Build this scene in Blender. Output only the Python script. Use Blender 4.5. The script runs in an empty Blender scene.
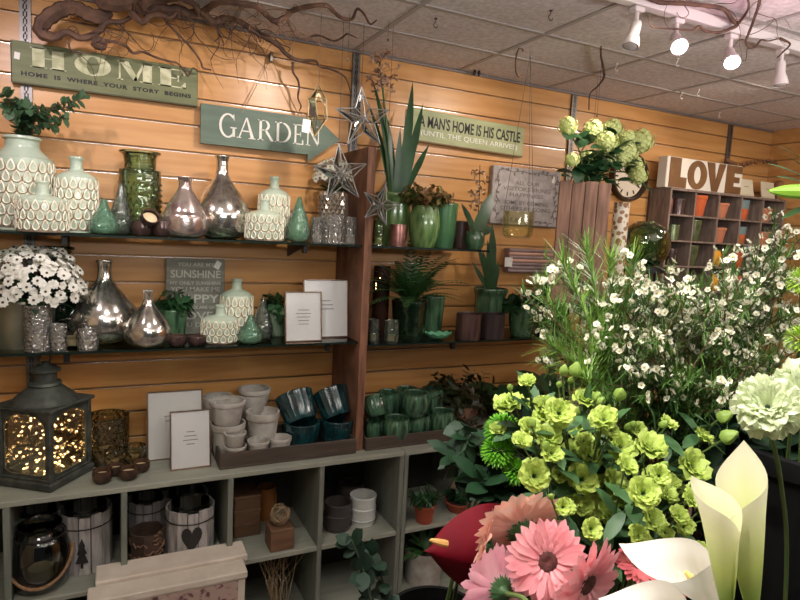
import bpy, math, random
from mathutils import Vector, Matrix
V = Vector
PI = math.pi
sc = bpy.context.scene
COL = sc.collection

# ---------------------------------------------------------------- camera
F = 595.08
YAW, PITCH, ROLL = 0.454868, 0.114205, 0.052468
CAM = V((0, -2.44, 1.55))
FW = V((math.sin(YAW)*math.cos(PITCH), math.cos(YAW)*math.cos(PITCH), -math.sin(PITCH)))
_r = V((math.cos(YAW), -math.sin(YAW), 0)); _u = _r.cross(FW)
RT = _r*math.cos(ROLL) + _u*math.sin(ROLL)
UP = -_r*math.sin(ROLL) + _u*math.cos(ROLL)

def ray(px, py):
    return FW + RT*((px-400)/F) - UP*((py-300)/F)
def at(px, py, Y=None, Z=None, X=None, D=None):
    """a point of the shop on the sight line px,py, in the plane asked for"""
    d = ray(px, py)
    if Y is not None: t = (Y-CAM.y)/d.y
    elif Z is not None: t = (Z-CAM.z)/d.z
    elif X is not None: t = (X-CAM.x)/d.x
    else: t = D
    return CAM + d*t
def spot_x(px, Y, z):
    k = (px-400)/F; dy, dz = Y-CAM.y, z-CAM.z
    a = RT.x - k*FW.x
    b = (RT.y-k*FW.y)*dy + (RT.z-k*FW.z)*dz
    return -b/a
def top_z(X, Y, py):
    k = -(py-300)/F; dx, dy = X-CAM.x, Y-CAM.y
    a = UP.z - k*FW.z
    b = (UP.x-k*FW.x)*dx + (UP.y-k*FW.y)*dy
    return CAM.z - b/a
def depth(p): return (V(p)-CAM).dot(FW)

# ---------------------------------------------------------------- materials
def lin(c):
    c = c/255.0
    return c/12.92 if c <= .04045 else ((c+.055)/1.055)**2.4
def L(rgb): return (lin(rgb[0]), lin(rgb[1]), lin(rgb[2]), 1)
_mats = {}
def mat(name, rgb, rough=.5, metal=0, rgb2=None, scale=20, stretch=(1,1,1), bump=0, bscale=None, emit=None, es=0,
        spec=.5, sss=0, coat=0, detail=4, contrast=(.35,.65), tex='noise', trl=0):
    if name in _mats: return _mats[name]
    m = bpy.data.materials.new(name); m.use_nodes = True
    nt = m.node_tree; b = nt.nodes['Principled BSDF']
    b.inputs['Base Color'].default_value = L(rgb)
    b.inputs['Roughness'].default_value = rough
    b.inputs['Metallic'].default_value = metal
    b.inputs['Specular IOR Level'].default_value = spec
    if coat: b.inputs['Coat Weight'].default_value = coat; b.inputs['Coat Roughness'].default_value = .08
    if sss:
        b.inputs['Subsurface Weight'].default_value = sss
        b.inputs['Subsurface Radius'].default_value = (.004,.004,.003)
    if emit: b.inputs['Emission Color'].default_value = L(emit); b.inputs['Emission Strength'].default_value = es
    tc = nt.nodes.new('ShaderNodeTexCoord'); mp = nt.nodes.new('ShaderNodeMapping')
    mp.inputs['Scale'].default_value = stretch
    nt.links.new(tc.outputs['Object'], mp.inputs['Vector'])
    def ntex(s, kind):
        if kind == 'voronoi':
            n = nt.nodes.new('ShaderNodeTexVoronoi'); n.inputs['Scale'].default_value = s
            nt.links.new(mp.outputs[0], n.inputs['Vector']); return n.outputs['Distance']
        n = nt.nodes.new('ShaderNodeTexNoise'); n.inputs['Scale'].default_value = s
        n.inputs['Detail'].default_value = detail; nt.links.new(mp.outputs[0], n.inputs['Vector'])
        return n.outputs['Fac']
    if rgb2:
        o = ntex(scale, tex)
        cr = nt.nodes.new('ShaderNodeValToRGB')
        cr.color_ramp.elements[0].color = L(rgb); cr.color_ramp.elements[1].color = L(rgb2)
        cr.color_ramp.elements[0].position, cr.color_ramp.elements[1].position = contrast
        nt.links.new(o, cr.inputs[0]); nt.links.new(cr.outputs[0], b.inputs['Base Color'])
        colout = cr.outputs[0]
    else: colout = None
    if bump:
        o2 = ntex(bscale or scale, tex)
        bp = nt.nodes.new('ShaderNodeBump'); bp.inputs['Strength'].default_value = bump
        bp.inputs['Distance'].default_value = .004
        nt.links.new(o2, bp.inputs['Height']); nt.links.new(bp.outputs[0], b.inputs['Normal'])
    if trl:
        t = nt.nodes.new('ShaderNodeBsdfTranslucent'); t.inputs['Color'].default_value = L(rgb)
        if colout: nt.links.new(colout, t.inputs['Color'])
        mx = nt.nodes.new('ShaderNodeMixShader'); mx.inputs[0].default_value = trl
        out = nt.nodes['Material Output']
        nt.links.new(b.outputs[0], mx.inputs[1]); nt.links.new(t.outputs[0], mx.inputs[2]); nt.links.new(mx.outputs[0], out.inputs['Surface'])
    _mats[name] = m
    return m
def glass(name, rgb, refl=1.0, bump=0, bscale=60, rough=.03, ior=1.5, haze=0, hz=(200,200,200)):
    """thin-walled glass: tinted see-through plus mirror reflection by Fresnel (haze = share of frosted body)"""
    if name in _mats: return _mats[name]
    m = bpy.data.materials.new(name); m.use_nodes = True
    nt = m.node_tree; nt.nodes.remove(nt.nodes['Principled BSDF']); out = nt.nodes['Material Output']
    t = nt.nodes.new('ShaderNodeBsdfTransparent'); t.inputs[0].default_value = L(rgb)
    g = nt.nodes.new('ShaderNodeBsdfGlossy'); g.inputs['Roughness'].default_value = rough
    fr = nt.nodes.new('ShaderNodeFresnel'); fr.inputs[0].default_value = ior
    mx = nt.nodes.new('ShaderNodeMixShader')
    ml = nt.nodes.new('ShaderNodeMath'); ml.operation = 'MULTIPLY'; ml.inputs[1].default_value = refl
    nt.links.new(fr.outputs[0], ml.inputs[0]); nt.links.new(ml.outputs[0], mx.inputs[0])
    base = t.outputs[0]
    if haze:
        d = nt.nodes.new('ShaderNodeBsdfDiffuse'); d.inputs[0].default_value = L(hz)
        m2 = nt.nodes.new('ShaderNodeMixShader'); m2.inputs[0].default_value = haze
        nt.links.new(t.outputs[0], m2.inputs[1]); nt.links.new(d.outputs[0], m2.inputs[2]); base = m2.outputs[0]
    nt.links.new(base, mx.inputs[1]); nt.links.new(g.outputs[0], mx.inputs[2])
    if bump:
        tc = nt.nodes.new('ShaderNodeTexCoord'); n = nt.nodes.new('ShaderNodeTexVoronoi'); n.inputs['Scale'].default_value = bscale
        nt.links.new(tc.outputs['Object'], n.inputs['Vector'])
        bp = nt.nodes.new('ShaderNodeBump'); bp.inputs['Strength'].default_value = bump; bp.inputs['Distance'].default_value = .006
        nt.links.new(n.outputs['Distance'], bp.inputs['Height'])
        for q in (g, fr): nt.links.new(bp.outputs[0], q.inputs['Normal'])
    nt.links.new(mx.outputs[0], out.inputs['Surface'])
    _mats[name] = m
    return m

# ---------------------------------------------------------------- mesh builder
def frame(d, n=None):
    """matrix whose Z is d and X is close to n"""
    z = V(d).normalized()
    n = V(n) if n is not None else V((0,0,1))
    x = n - z*n.dot(z)
    if x.length < 1e-5:
        n = V((1,0,0)); x = n - z*n.dot(z)
        if x.length < 1e-5: n = V((0,1,0)); x = n - z*n.dot(z)
    x.normalize(); y = z.cross(x)
    return Matrix((x, y, z)).transposed().to_4x4()
def TR(loc, M=None):
    T = Matrix.Translation(V(loc))
    return T @ M if M is not None else T
class MB:
    def __init__(s): s.v = []; s.f = []; s.flat = False
    def add(s, vs, fs, M=None):
        o = len(s.v)
        s.v += [tuple(M @ V(p)) for p in vs] if M is not None else [tuple(p) for p in vs]
        s.f += [tuple(i+o for i in f) for f in fs]
        return s
    def box(s, x0, x1, y0, y1, z0, z1, M=None):
        v = [(x0,y0,z0),(x1,y0,z0),(x1,y1,z0),(x0,y1,z0),(x0,y0,z1),(x1,y0,z1),(x1,y1,z1),(x0,y1,z1)]
        return s.add(v, [(0,3,2,1),(4,5,6,7),(0,1,5,4),(1,2,6,5),(2,3,7,6),(3,0,4,7)], M)
    def bbox(s, x0, x1, y0, y1, z0, z1, b=.003, M=None):
        """box with all edges chamfered"""
        vs = []; 
        cx, cy, cz = (x0+x1)/2, (y0+y1)/2, (z0+z1)/2; hx, hy, hz = (x1-x0)/2, (y1-y0)/2, (z1-z0)/2
        b = min(b, hx*.9, hy*.9, hz*.9); idx = {}
        for a in range(3):
            for sx in (-1,1):
                for sy in (-1,1):
                    for sz in (-1,1):
                        h = [hx-b, hy-b, hz-b]; h[a] += b
                        idx[a,sx,sy,sz] = len(vs); vs.append((cx+sx*h[0], cy+sy*h[1], cz+sz*h[2]))
        fs = []
        for a in range(3):
            o = [i for i in range(3) if i != a]
            for s1 in (-1,1):
                q = []
                for u, w in ((-1,-1),(1,-1),(1,1),(-1,1)):
                    t = [0,0,0]; t[a] = s1; t[o[0]] = u; t[o[1]] = w; q.append(idx[(a,)+tuple(t)])
                fs.append(q if (s1 > 0) == (a != 1) else q[::-1])
        for a in range(3):      # edges parallel to axis a between faces o0 and o1
            o = [i for i in range(3) if i != a]
            for u in (-1,1):
                for w in (-1,1):
                    def g(face, e):
                        t = [0,0,0]; t[a] = e; t[o[0]] = u; t[o[1]] = w; return idx[(face,)+tuple(t)]
                    fs.append([g(o[0],-1), g(o[0],1), g(o[1],1), g(o[1],-1)])
        for sx in (-1,1):
            for sy in (-1,1):
                for sz in (-1,1): fs.append([idx[0,sx,sy,sz], idx[1,sx,sy,sz], idx[2,sx,sy,sz]])
        return s.add(vs, fs, M)
    def lathe(s, prof, seg=24, M=None, mod=None, cap0=False, cap1=False):
        vs = []; fs = []; n = len(prof)
        for i, (r, z) in enumerate(prof):
            for k in range(seg):
                a = 2*PI*k/seg; rr = r*(mod(a, i/(n-1)) if mod else 1)
                vs.append((rr*math.cos(a), rr*math.sin(a), z))
        for i in range(n-1):
            for k in range(seg):
                k2 = (k+1) % seg
                fs.append((i*seg+k, i*seg+k2, (i+1)*seg+k2, (i+1)*seg+k))
        if cap0: fs.append(tuple(range(seg))[::-1])
        if cap1: fs.append(tuple((n-1)*seg+k for k in range(seg)))
        return s.add(vs, fs, M)
    def tube(s, pts, rad, n=6, cap=True, closed=False):
        pts = [V(p) for p in pts]; m = len(pts)
        if not hasattr(rad, '__len__'): rad = [rad]*m
        ref = None; vs = []; fs = []
        for i, p in enumerate(pts):
            if closed: d = pts[(i+1) % m]-pts[i-1]
            else: d = pts[min(i+1, m-1)]-pts[max(i-1, 0)]
            if d.length < 1e-9: d = V((0,0,1))
            d.normalize()
            if ref is None: ref = V((0,0,1)) if abs(d.z) < .9 else V((1,0,0))
            x = ref-d*ref.dot(d)
            if x.length < 1e-4: x = V((1,.3,.2)) - d*V((1,.3,.2)).dot(d)
            x.normalize(); ref = x; y = d.cross(x)
            for k in range(n):
                a = 2*PI*k/n; vs.append(p+(x*math.cos(a)+y*math.sin(a))*rad[i])
        for i in range(m if closed else m-1):
            j = (i+1) % m
            for k in range(n):
                k2 = (k+1) % n
                fs.append((i*n+k, i*n+k2, j*n+k2, j*n+k))
        if cap and not closed: fs += [tuple(range(n))[::-1], tuple((m-1)*n+k for k in range(n))]
        return s.add(vs, fs)
    def ball(s, c, r, seg=10, rings=6, sq=(1,1,1), M=None):
        vs = []; fs = []
        for i in range(rings+1):
            t = PI*i/rings; rr = max(math.sin(t), 1e-3)
            for k in range(seg):
                a = 2*PI*k/seg
                vs.append((c[0]+r*sq[0]*rr*math.cos(a), c[1]+r*sq[1]*rr*math.sin(a), c[2]-r*sq[2]*math.cos(t)))
        for i in range(rings):
            for k in range(seg):
                k2 = (k+1) % seg; fs.append((i*seg+k, i*seg+k2, (i+1)*seg+k2, (i+1)*seg+k))
        return s.add(vs, fs, M)
    def grid(s, fn, nu, nv, M=None):
        vs = [fn(i/nu, j/nv) for i in range(nu+1) for j in range(nv+1)]
        fs = [(i*(nv+1)+j, (i+1)*(nv+1)+j, (i+1)*(nv+1)+j+1, i*(nv+1)+j+1) for i in range(nu) for j in range(nv)]
        return s.add(vs, fs, M)
    def leaf(s, p, d, n, L, W, bend=.3, fold=.2, seg=4, prof=None, tip=0.0):
        """blade from p along d, upper face n, drooping by bend (radians over its length)"""
        M = frame(d, n); x = (M @ V((1,0,0))); y = (M @ V((0,1,0))); z = (M @ V((0,0,1)))
        prof = prof or (lambda t: math.sin(PI*min(1, t*.93+.07))**.8)
        vs = []; fs = []; pos = V(p); a = 0
        for i in range(seg+1):
            t = i/seg; w = W*.5*prof(t)
            dirn = z*math.cos(a) - x*math.sin(a); up = x*math.cos(a)+z*math.sin(a)
            vs += [pos + y*w + up*fold*w, pos, pos - y*w + up*fold*w]
            pos = pos + dirn*(L/seg); a += bend/seg
        for i in range(seg):
            o = i*3
            fs += [(o, o+1, o+4, o+3), (o+1, o+2, o+5, o+4)]
        return s.add(vs, fs)
    def poly(s, pts, y0, y1, M=None):
        """prism of an outline in XZ between y0 (front) and y1"""
        n = len(pts)
        vs = [(p[0], y0, p[1]) for p in pts]+[(p[0], y1, p[1]) for p in pts]
        fs = [tuple(range(n)), tuple(range(2*n-1, n-1, -1))] + [((i+1) % n, i, n+i, n+(i+1) % n) for i in range(n)]
        return s.add(vs, fs, M)
    def data(s, name, m, flat=None, slots=None):
        me = bpy.data.meshes.new(name); me.from_pydata(s.v, [], s.f)
        me.materials.append(m)
        f = s.flat if flat is None else flat
        if not f:
            me.polygons.foreach_set('use_smooth', [True]*len(me.polygons))
            try: me.set_sharp_from_angle(angle=math.radians(40))
            except Exception: pass
        me.update(); return me
    def build(s, name, m, parent=None, flat=None, loc=None):
        o = bpy.data.objects.new(name, s.data(name, m, flat)); COL.objects.link(o)
        if parent is not None: o.parent = parent
        if loc is not None: o.location = loc
        return o
def inst(me, name, parent=None, M=None):
    o = bpy.data.objects.new(name, me); COL.objects.link(o)
    if parent is not None: o.parent = parent
    if M is not None: o.matrix_local = M
    return o
def tag(o, label=None, cat=None, group=None, kind=None):
    if label: o['label'] = label
    if cat: o['category'] = cat
    if group: o['group'] = group
    if kind: o['kind'] = kind
    return o
def thing(name, label, cat, loc=(0,0,0), rz=0, group=None):
    o = bpy.data.objects.new(name, None); COL.objects.link(o)
    o.empty_display_size = .05; o.location = loc; o.rotation_euler = (0,0,rz)
    return tag(o, label, cat, group)
def copy_tree(o, loc=None, rz=None, label=None, parent=None):
    c = o.copy(); COL.objects.link(c)
    if parent is not None: c.parent = parent
    if loc is not None: c.location = loc
    if rz is not None: c.rotation_euler = (0,0,rz)
    if label: c['label'] = label
    for ch in list(o.children): copy_tree(ch, parent=c)
    return c
def struct(name, mb, m, parent=None, flat=True):
    o = mb.build(name, m, parent, flat)
    if parent is None: o['kind'] = 'structure'
    return o
def text_mesh(name, body, m, w, h, x0, z0, y, parent, depth_=.0015, bold=0, spacing=1):
    """raised lettering filling the box x0..x0+w, z0..z0+h on a face looking along -Y"""
    cu = bpy.data.curves.new(name, 'FONT'); cu.body = body; cu.size = 1; cu.extrude = .01; cu.offset = bold
    cu.space_character = spacing; cu.resolution_u = 3
    t = bpy.data.objects.new(name, cu); COL.objects.link(t)
    dg = bpy.context.evaluated_depsgraph_get()
    me = bpy.data.meshes.new_from_object(t.evaluated_get(dg))
    bpy.data.objects.remove(t)
    xs = [v.co.x for v in me.vertices]; ys = [v.co.y for v in me.vertices]
    ax, bx, ay, by = min(xs), max(xs), min(ys), max(ys)
    for v in me.vertices:
        X = x0+(v.co.x-ax)/(bx-ax)*w; Z = z0+(v.co.y-ay)/(by-ay)*h
        v.co = (X, y-(v.co.z+.01)/.02*depth_, Z)
    me.materials.clear(); me.materials.append(m); me.update()
    return inst(me, name, parent)
def smooth_path(pts, n=4):
    """Catmull-Rom through points; also interpolates a 4th radius value"""
    out = []; m = len(pts)
    for i in range(m-1):
        p0, p1, p2, p3 = pts[max(i-1,0)], pts[i], pts[i+1], pts[min(i+2,m-1)]
        for k in range(n):
            t = k/n; o = []
            for a, b, c, d in zip(p0, p1, p2, p3):
                o.append(.5*((2*b)+(-a+c)*t+(2*a-5*b+4*c-d)*t*t+(-a+3*b-3*c+d)*t**3))
            out.append(o)
    out.append(list(pts[-1]))
    return out
def prof_path(prof, R, H, n=3):
    return [(max(p[0],.0005)*R, p[1]*H) for p in smooth_path([(a,b) for a,b in prof], n)]
def place(px, Y, z, wpx, ytop):
    X = spot_x(px, Y, z); zt = top_z(X, Y, ytop)
    d = depth((X, Y, (z+zt)/2))
    return V((X, Y, z)), wpx*d/F/2, zt-z
def hollow(mb, prof, R, H, th=.06, floor=.08, seg=28, mod=None, n=3, M=None):
    """open vessel: outer profile, rim and inside"""
    o = prof_path(prof, R, H, n)
    inner = [(max(r-th*R, .001), z) for r, z in reversed(o) if z >= floor*H]
    zf = floor*H
    pr = [(.001, 0)]+o+[(o[-1][0]-th*R*.5, H*1.004)]+inner+[(.001, zf)]
    mb.lathe(pr, seg, M, mod); return mb
R0 = random.Random(7)
CEIL = 2.295; XR = 3.72; XL = -1.3; YF = -3.6
# groove heights (measured): first at .6588 over the eye, every .1 m
GZ = [CAM.z+.6588-.1*k for k in range(23)]
M_wall = mat('maple_slatwall', (204,153,94), .34, rgb2=(186,132,74), scale=2.2, stretch=(1.2,6,14), detail=6, spec=.45)
M_alu = mat('aluminium_insert', (205,205,200), .22, 1)
M_ceil = mat('mineral_fibre', (222,212,207), .9, rgb2=(196,187,183), scale=55, bump=.5, bscale=180)
M_tbar = mat('white_grid_bar', (164,157,152), .45)
M_floor = mat('pale_vinyl_floor', (140,132,125), .45, rgb2=(128,120,114), scale=4)
M_wallp = mat('cream_plaster', (200,180,150), .8)
def slat_wall(name, length, M, zs):
    """boards between grooves; each groove a real slot with an aluminium lip"""
    mb = MB(); mg = MB(); g = .0035
    edges = [CEIL]+[z for z in zs if .1 < z < CEIL]+[0]
    for i in range(len(edges)-1):
        zt = edges[i]-(g if i else 0); zb = edges[i+1]+(g if edges[i+1] else 0)
        mb.bbox(0, length, 0, .018, zb, zt, .0015, M)
        if i:
            z = edges[i]
            mg.box(0, length, .0035, .016, z-g-.0006, z-g+.0014, M)
            mg.box(0, length, .0012, .0045, z-g-.0018, z-g+.0012, M)
    mb.box(0, length, .018, .03, 0, CEIL, M)
    o = struct(name, mb, M_wall); struct('groove_insert', mg, M_alu, o); return o
slat_wall('wall_back', XR-XL+.03, TR((XL,0,0)), GZ)
slat_wall('wall_right', 3.6, TR((XR,0,0), Matrix.Rotation(-PI/2,4,'Z')), [z+.0 for z in GZ])
struct('wall_left', MB().box(XL-.05, XL, YF, .03, 0, CEIL), M_wallp)
struct('floor', MB().box(XL-.05, XR+.03, YF-.05, .03, -.05, 0), M_floor)
c = struct('ceiling', MB().box(XL-.05, XR+.03, YF-.05, .03, CEIL, CEIL+.05), M_ceil)
mb = MB()
for y in (-.31, -.605, -1.1, -1.6, -2.1, -2.6, -3.1):
    mb.box(XL, XR, y-.009, y+.009, CEIL-.004, CEIL)
for k in range(-4, 6):
    x = .92+.51*k
    mb.box(x-.009, x+.009, YF, 0, CEIL-.0035, CEIL-.0003)
struct('ceiling_grid', mb, M_tbar, c)
mb = MB(); mb.box(XL, XR, -.012, 0, CEIL-.012, CEIL-.004)
struct('trim_1', mb, mat('grey_edge_trim', (120,112,108), .5))
struct('baseboard_back', MB().box(XL, XR, -.012, 0, 0, .09), M_wallp)

# recessed light panel at the right of the shop
M_lamp = mat('panel_glow', (255,250,240), .5, emit=(255,246,235), es=6)
lp = thing('ceiling_light_panel', 'recessed fluorescent light panel in ceiling beside the right hand wall', 'ceiling light', (3.3,-.86,CEIL))
MB().bbox(-.25,.25,-.24,.24,-.012,-.0005,.003).build('frame', M_tbar, lp, True)
MB().box(-.22,.22,-.21,.21,-.0145,-.0121).build('diffuser', M_lamp, lp, True)
lp2 = copy_tree(lp, (1.2,-2.4,CEIL), label='recessed fluorescent light panel in ceiling above the viewer')
lp3 = copy_tree(lp, (-.3,-2.0,CEIL), label='recessed fluorescent light panel in ceiling at left front of shop')
for o_ in (lp2, lp3): pass

# slotted uprights
M_steel = mat('zinc_steel', (122,119,116), .45, .85)
M_dark = mat('black_metal', (26,25,24), .45, .3)
def upright(x, label, z0=.7):
    t = thing('slotted_upright', label, 'shelf upright', (x,-.0105,0), group='slotted shelf uprights on the slat wall')
    mb = MB(); z1 = 2.28; zb_ = z0
    for sx in (-1,1):
        mb.box(sx*.0115-.005, sx*.0115+.005, -.0015, .0, z0, z1)
        mb.box(sx*.016-.001, sx*.016+.001, 0, .010, z0, z1)
    mb.box(-.0025,.0025,-.0012,.0,z0,z1)
    z = zb_
    while z < z1-.01:
        mb.box(-.0066,.0066,-.0012,0,z,z+.008); z += .024
    mb.build('rail', M_steel, t, True)
    MB().box(-.0155,.0155,.004,.0102,zb_,z1).build('rail_back', M_dark, t, True)
    return t
for x, l in ((-.256,'slotted steel upright on the wall behind the home sign'), (.928,'slotted steel upright behind the hanging glass star'),
             (2.112,'slotted steel upright behind the hydrangeas'), (3.317,'slotted steel upright near the wall corner by the love sign')):
    upright(x, l, 1.9 if x > 3 else .7)

# ---------------------------------------------------------------- lights
def spotlight(loc, target, power, angle, blend=.5, col=(1,.87,.72), size=.03):
    d = bpy.data.lights.new('spot_lamp', 'SPOT'); d.energy = power; d.spot_size = math.radians(angle); d.spot_blend = blend
    d.color = col; d.shadow_soft_size = size
    o = bpy.data.objects.new('spot_lamp', d); COL.objects.link(o); o.location = loc
    o.rotation_euler = (V(target)-V(loc)).to_track_quat('-Z','Y').to_euler(); return o
WARM = (1,.86,.70)
spotlight((-.35,-.8,2.23), (-.05,0,1.75), 21, 80, .9, (1,.86,.90))
spotlight((.75,-.8,2.23), (.35,0,1.75), 25, 80, .8, (1,.87,.79))
spotlight((1.75,-.85,2.23), (1.3,0,1.7), 26, 80, .8, (1,.86,.74))
spotlight((2.8,-.9,2.23), (2.35,0,1.8), 15, 80, .8, (1,.84,.68))
spotlight((2.75,-1.0,2.22), (3.1,-.1,1.65), 16, 70, .9, (1,.88,.76))  # unseen spot added to brighten the pigeonhole shelf
spotlight((1.35,-1.2,2.22), (1.92,-.55,1.86), 9, 40, .8, (1,.9,.8))  # unseen spot added to brighten the hydrangea heads
spotlight((.15,-1.2,2.24), (.12,-.12,.85), 27, 80, .9, (1,.95,.9))  # unseen spot added to brighten the white daisies and photo frames
def area(loc, sx, sy, power, col):
    d = bpy.data.lights.new('panel_and_fill_lamp', 'AREA'); d.shape = 'RECTANGLE'; d.size = sx; d.size_y = sy; d.energy = power; d.color = col
    o = bpy.data.objects.new('panel_and_fill_lamp', d); COL.objects.link(o); o.location = loc; return o
area((.9,-2.9,2.27), 1.2, .5, 9, (1,.93,.86))
area((-.3,-2.0,2.27), .44, .42, 6, (1,.93,.86))
area((2.6,-2.2,2.27), .5, .5, 10, (1,.93,.86))
def bulb(loc, power, col, r=.05):
    d = bpy.data.lights.new('ceiling_fill', 'POINT'); d.energy = power; d.color = col; d.shadow_soft_size = r
    o = bpy.data.objects.new('ceiling_fill', d); COL.objects.link(o); o.location = loc; return o
bulb((.2,-2.1,2.0), 2, (1,.92,.86), .12); bulb((1.7,-1.9,1.98), 2, (1,.9,.84), .12); bulb((3.0,-1.7,2.0), 5, (1,.88,.82), .12)  # unseen point lights added to lift the ceiling's brightness
bulb((1.62,-1.22,2.15), .9, (1,.55,.75), .03); bulb((1.85,-1.22,2.15), .5, (1,.62,.75), .03)  # added pink spill on the ceiling near the lit heads
for q, p_ in (((.3,-2.75,1.75),26),((2.2,-2.3,1.75),22)):
    u_ = area(q, .9, .25, p_, (1,.97,.96)); u_.rotation_euler = (math.radians(180-28),0,0)      # unseen upward lights added to brighten the ceiling
w = bpy.data.worlds.new('shop_air'); sc.world = w; w.use_nodes = True
w.node_tree.nodes['Background'].inputs[0].default_value = (.86,.88,.9,1)
w.node_tree.nodes['Background'].inputs[1].default_value = .07
sc.view_settings.view_transform = 'Standard'; sc.view_settings.look = 'None'; sc.view_settings.gamma = 1
sc.view_settings.exposure = -0.12; sc.view_settings.use_curve_mapping = False
cam = bpy.data.cameras.new('camera'); cam.sensor_width = 36; cam.lens = F*36/800; cam.clip_start = .02
co = bpy.data.objects.new('camera', cam); COL.objects.link(co)
Mc = Matrix((RT, UP, -FW)).transposed().to_4x4(); Mc.translation = CAM; co.matrix_world = Mc
sc.camera = co

# ---------------------------------------------------------------- track with four spotlights
M_white = mat('white_paint', (214,204,200), .4)
tr = thing('light_track', 'white lighting track fixed to the ceiling above the flowers', 'light track', (0,-1.04,CEIL-.001))
MB().bbox(1.2,3.4,-.018,.018,-.034,0,.003).build('rail', M_white, tr, True)
def head(px, py, aim, label, on):
    p = at(px, 0, Z=CEIL-.036); p = V((spot_x(px, -1.04, 2.24), -1.04, CEIL-.036))
    t = thing('spotlight', label, 'spotlight', p, group='spotlights on the ceiling track')
    MB().bbox(-.02,.02,-.014,.014,-.016,-.001,.003).build('adapter', M_white, t, True)
    MB().tube([(0,0,-.016),(0,0,-.052)], .0065, 8).build('stem', M_white, t)
    d = V(aim).normalized(); c0 = V((0,0,-.058))
    M = TR(c0-d*.016, frame(d)) @ Matrix.Scale(.84,4)
    MB().lathe([(.004,-.005),(.016,0),(.019,.01),(.019,.05),(.024,.062),(.03,.085),(.031,.1),(.028,.1),(.026,.085),(.018,.066),(.002,.064)], 20, M).build('lamp_head', M_white, t)
    mb = MB().lathe([(.001,.067),(.02,.068),(.027,.092),(.02,.101),(.001,.104)], 16, M)
    if on: mb.build('bulb', mat('lit_bulb', (255,250,255), .4, emit=(255,236,250), es=60), t)
    else: mb.build('bulb', mat('unlit_bulb', (190,180,175), .15), t)
    return p+c0+d*.12
head(637,5, (-.35,-.1,-1), 'white unlit spotlight leftmost on the ceiling track', 0)
h1 = head(677,10, (-.5,-.75,-.75), 'white spotlight glowing brightest, second from left on the ceiling track', 1)
h2 = head(731,28, (-.55,-.65,-.8), 'white lit spotlight, third from left on the ceiling track', 1)
head(782,43, (-.02,-.1,-1), 'white unlit spotlight rightmost on the ceiling track', 0)
spotlight((.05,-1.75,2.24), (.72,-1.84,1.15), 64, 54, .7, (1,.96,.92), .03)
spotlight((.55,-2.15,2.24), (.85,-1.85,1.25), 30, 60, .7, (1,.96,.92), .03)
spotlight(h1, (.62,-1.85,1.1), 18, 60, .6, (1,.95,.95), .025)
spotlight(h2, (.8,-1.75,1.35), 20, 62, .6, (1,.95,.95), .025)
# ---------------------------------------------------------------- cubbies
M_sage = mat('sage_painted_wood', (150,152,138), .5, rgb2=(138,141,128), scale=6, stretch=(1,8,8))
M_sage_shade = mat('sage_paint_shaded', (122,126,116), .55, rgb2=(108,112,103), scale=6, stretch=(8,8,1))  # same sage paint, darkened to carry the shade on upright panels
M_sage2 = mat('back_board_shade', (52,50,46), .7)  # dark of the cubby interior put into the back panel's colour
CT = .672; CY = -.385; MID = .335; T = .019
def cubby(x0, divs, x1, label, back=-.02):
    t = thing('cubby_unit', label, 'shelving unit', ((x0+x1)/2, back, 0)); ox = (x0+x1)/2; oy = back
    B = lambda a,b,c,d,e,f,n,m=M_sage: MB().bbox(a-ox,b-ox,c-oy,d-oy,e,f,.002).build(n, m, t, True)
    B(x0,x1,CY,back,CT-T,CT,'top'); B(x0,x1,CY,back,.0,.03,'plinth')
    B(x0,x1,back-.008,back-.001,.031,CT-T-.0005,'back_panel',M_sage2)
    for x in (x0+T/2, x1-T/2): B(x-T/2,x+T/2,CY+.001,back-.0085,.0305,CT-T-.0005,'side_panel',M_sage_shade)
    xs = [x0+T/2]+divs+[x1-T/2]
    for x in divs: B(x-T/2,x+T/2,CY+.001,back-.0085,.0305,CT-T-.0005,'divider',M_sage_shade)
    for a,b in zip(xs[:-1],xs[1:]): B(a+T/2+.0003,b-T/2-.0003,CY+.002,back-.0085,MID-T,MID,'shelf')
    return t
D0 = [-.291, .036, .379, .717]
cubby(-.66, D0, 1.063, 'sage grey open cubby unit under the lantern and concrete pots')
cubby(1.065, [1.41, 1.755], 2.42, 'sage grey open cubby unit behind the red anthurium')

# ---------------------------------------------------------------- partition board and glass shelves
S1 = 1.49; S2 = 1.112; S2R = 1.098; SY = -.30
M_barn = mat('rough_brown_timber', (142,97,72), .75, rgb2=(84,54,38), scale=9, stretch=(6,1,.7), bump=.3, bscale=14)
pt = thing('partition_board', 'tall rough brown timber board standing between the two shelf bays', 'board', (.889,-.15,CT))
mb = MB(); n = 14
for i in range(n):      # slightly wany front edge
    z0 = i*(1.862-CT)/n; z1 = (i+1)*(1.862-CT)/n
    w = .002*math.sin(i*2.1)
    mb.box(-.0155, .0155, -.168+w, .138, z0, z1)
mb.build('plank', M_barn, pt, True)
M_sglass = glass('green_edge_glass', (190,208,196), .9)
M_sedge = mat('dark_green_glass_edge', (22,34,28), .15)
def gshelf(x0, x1, z, label, y0=SY):
    t = thing('glass_shelf', label, 'shelf', ((x0+x1)/2, -.16, z-.008))
    h = (x1-x0)/2
    MB().box(-h, h, y0+.162, .13, 0, .008).build('glass_pane', M_sglass, t, True)
    mb = MB(); mb.box(-h, h, y0+.1602, y0+.1619, 0.0002, .0078); mb.box(h, h+.0015, y0+.16, .13, 0.0002, .0078)
    mb.build('front_edge', M_sedge, t, True); return t
gshelf(-.95, .871, S1, 'upper glass shelf left of the brown timber board')
gshelf(-.95, .871, S2, 'lower glass shelf left of the brown timber board')
gshelf(.907, 1.46, S1, 'upper glass shelf right of the brown timber board')
gshelf(.907, 2.08, S2R, 'lower glass shelf right of the brown timber board')
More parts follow.
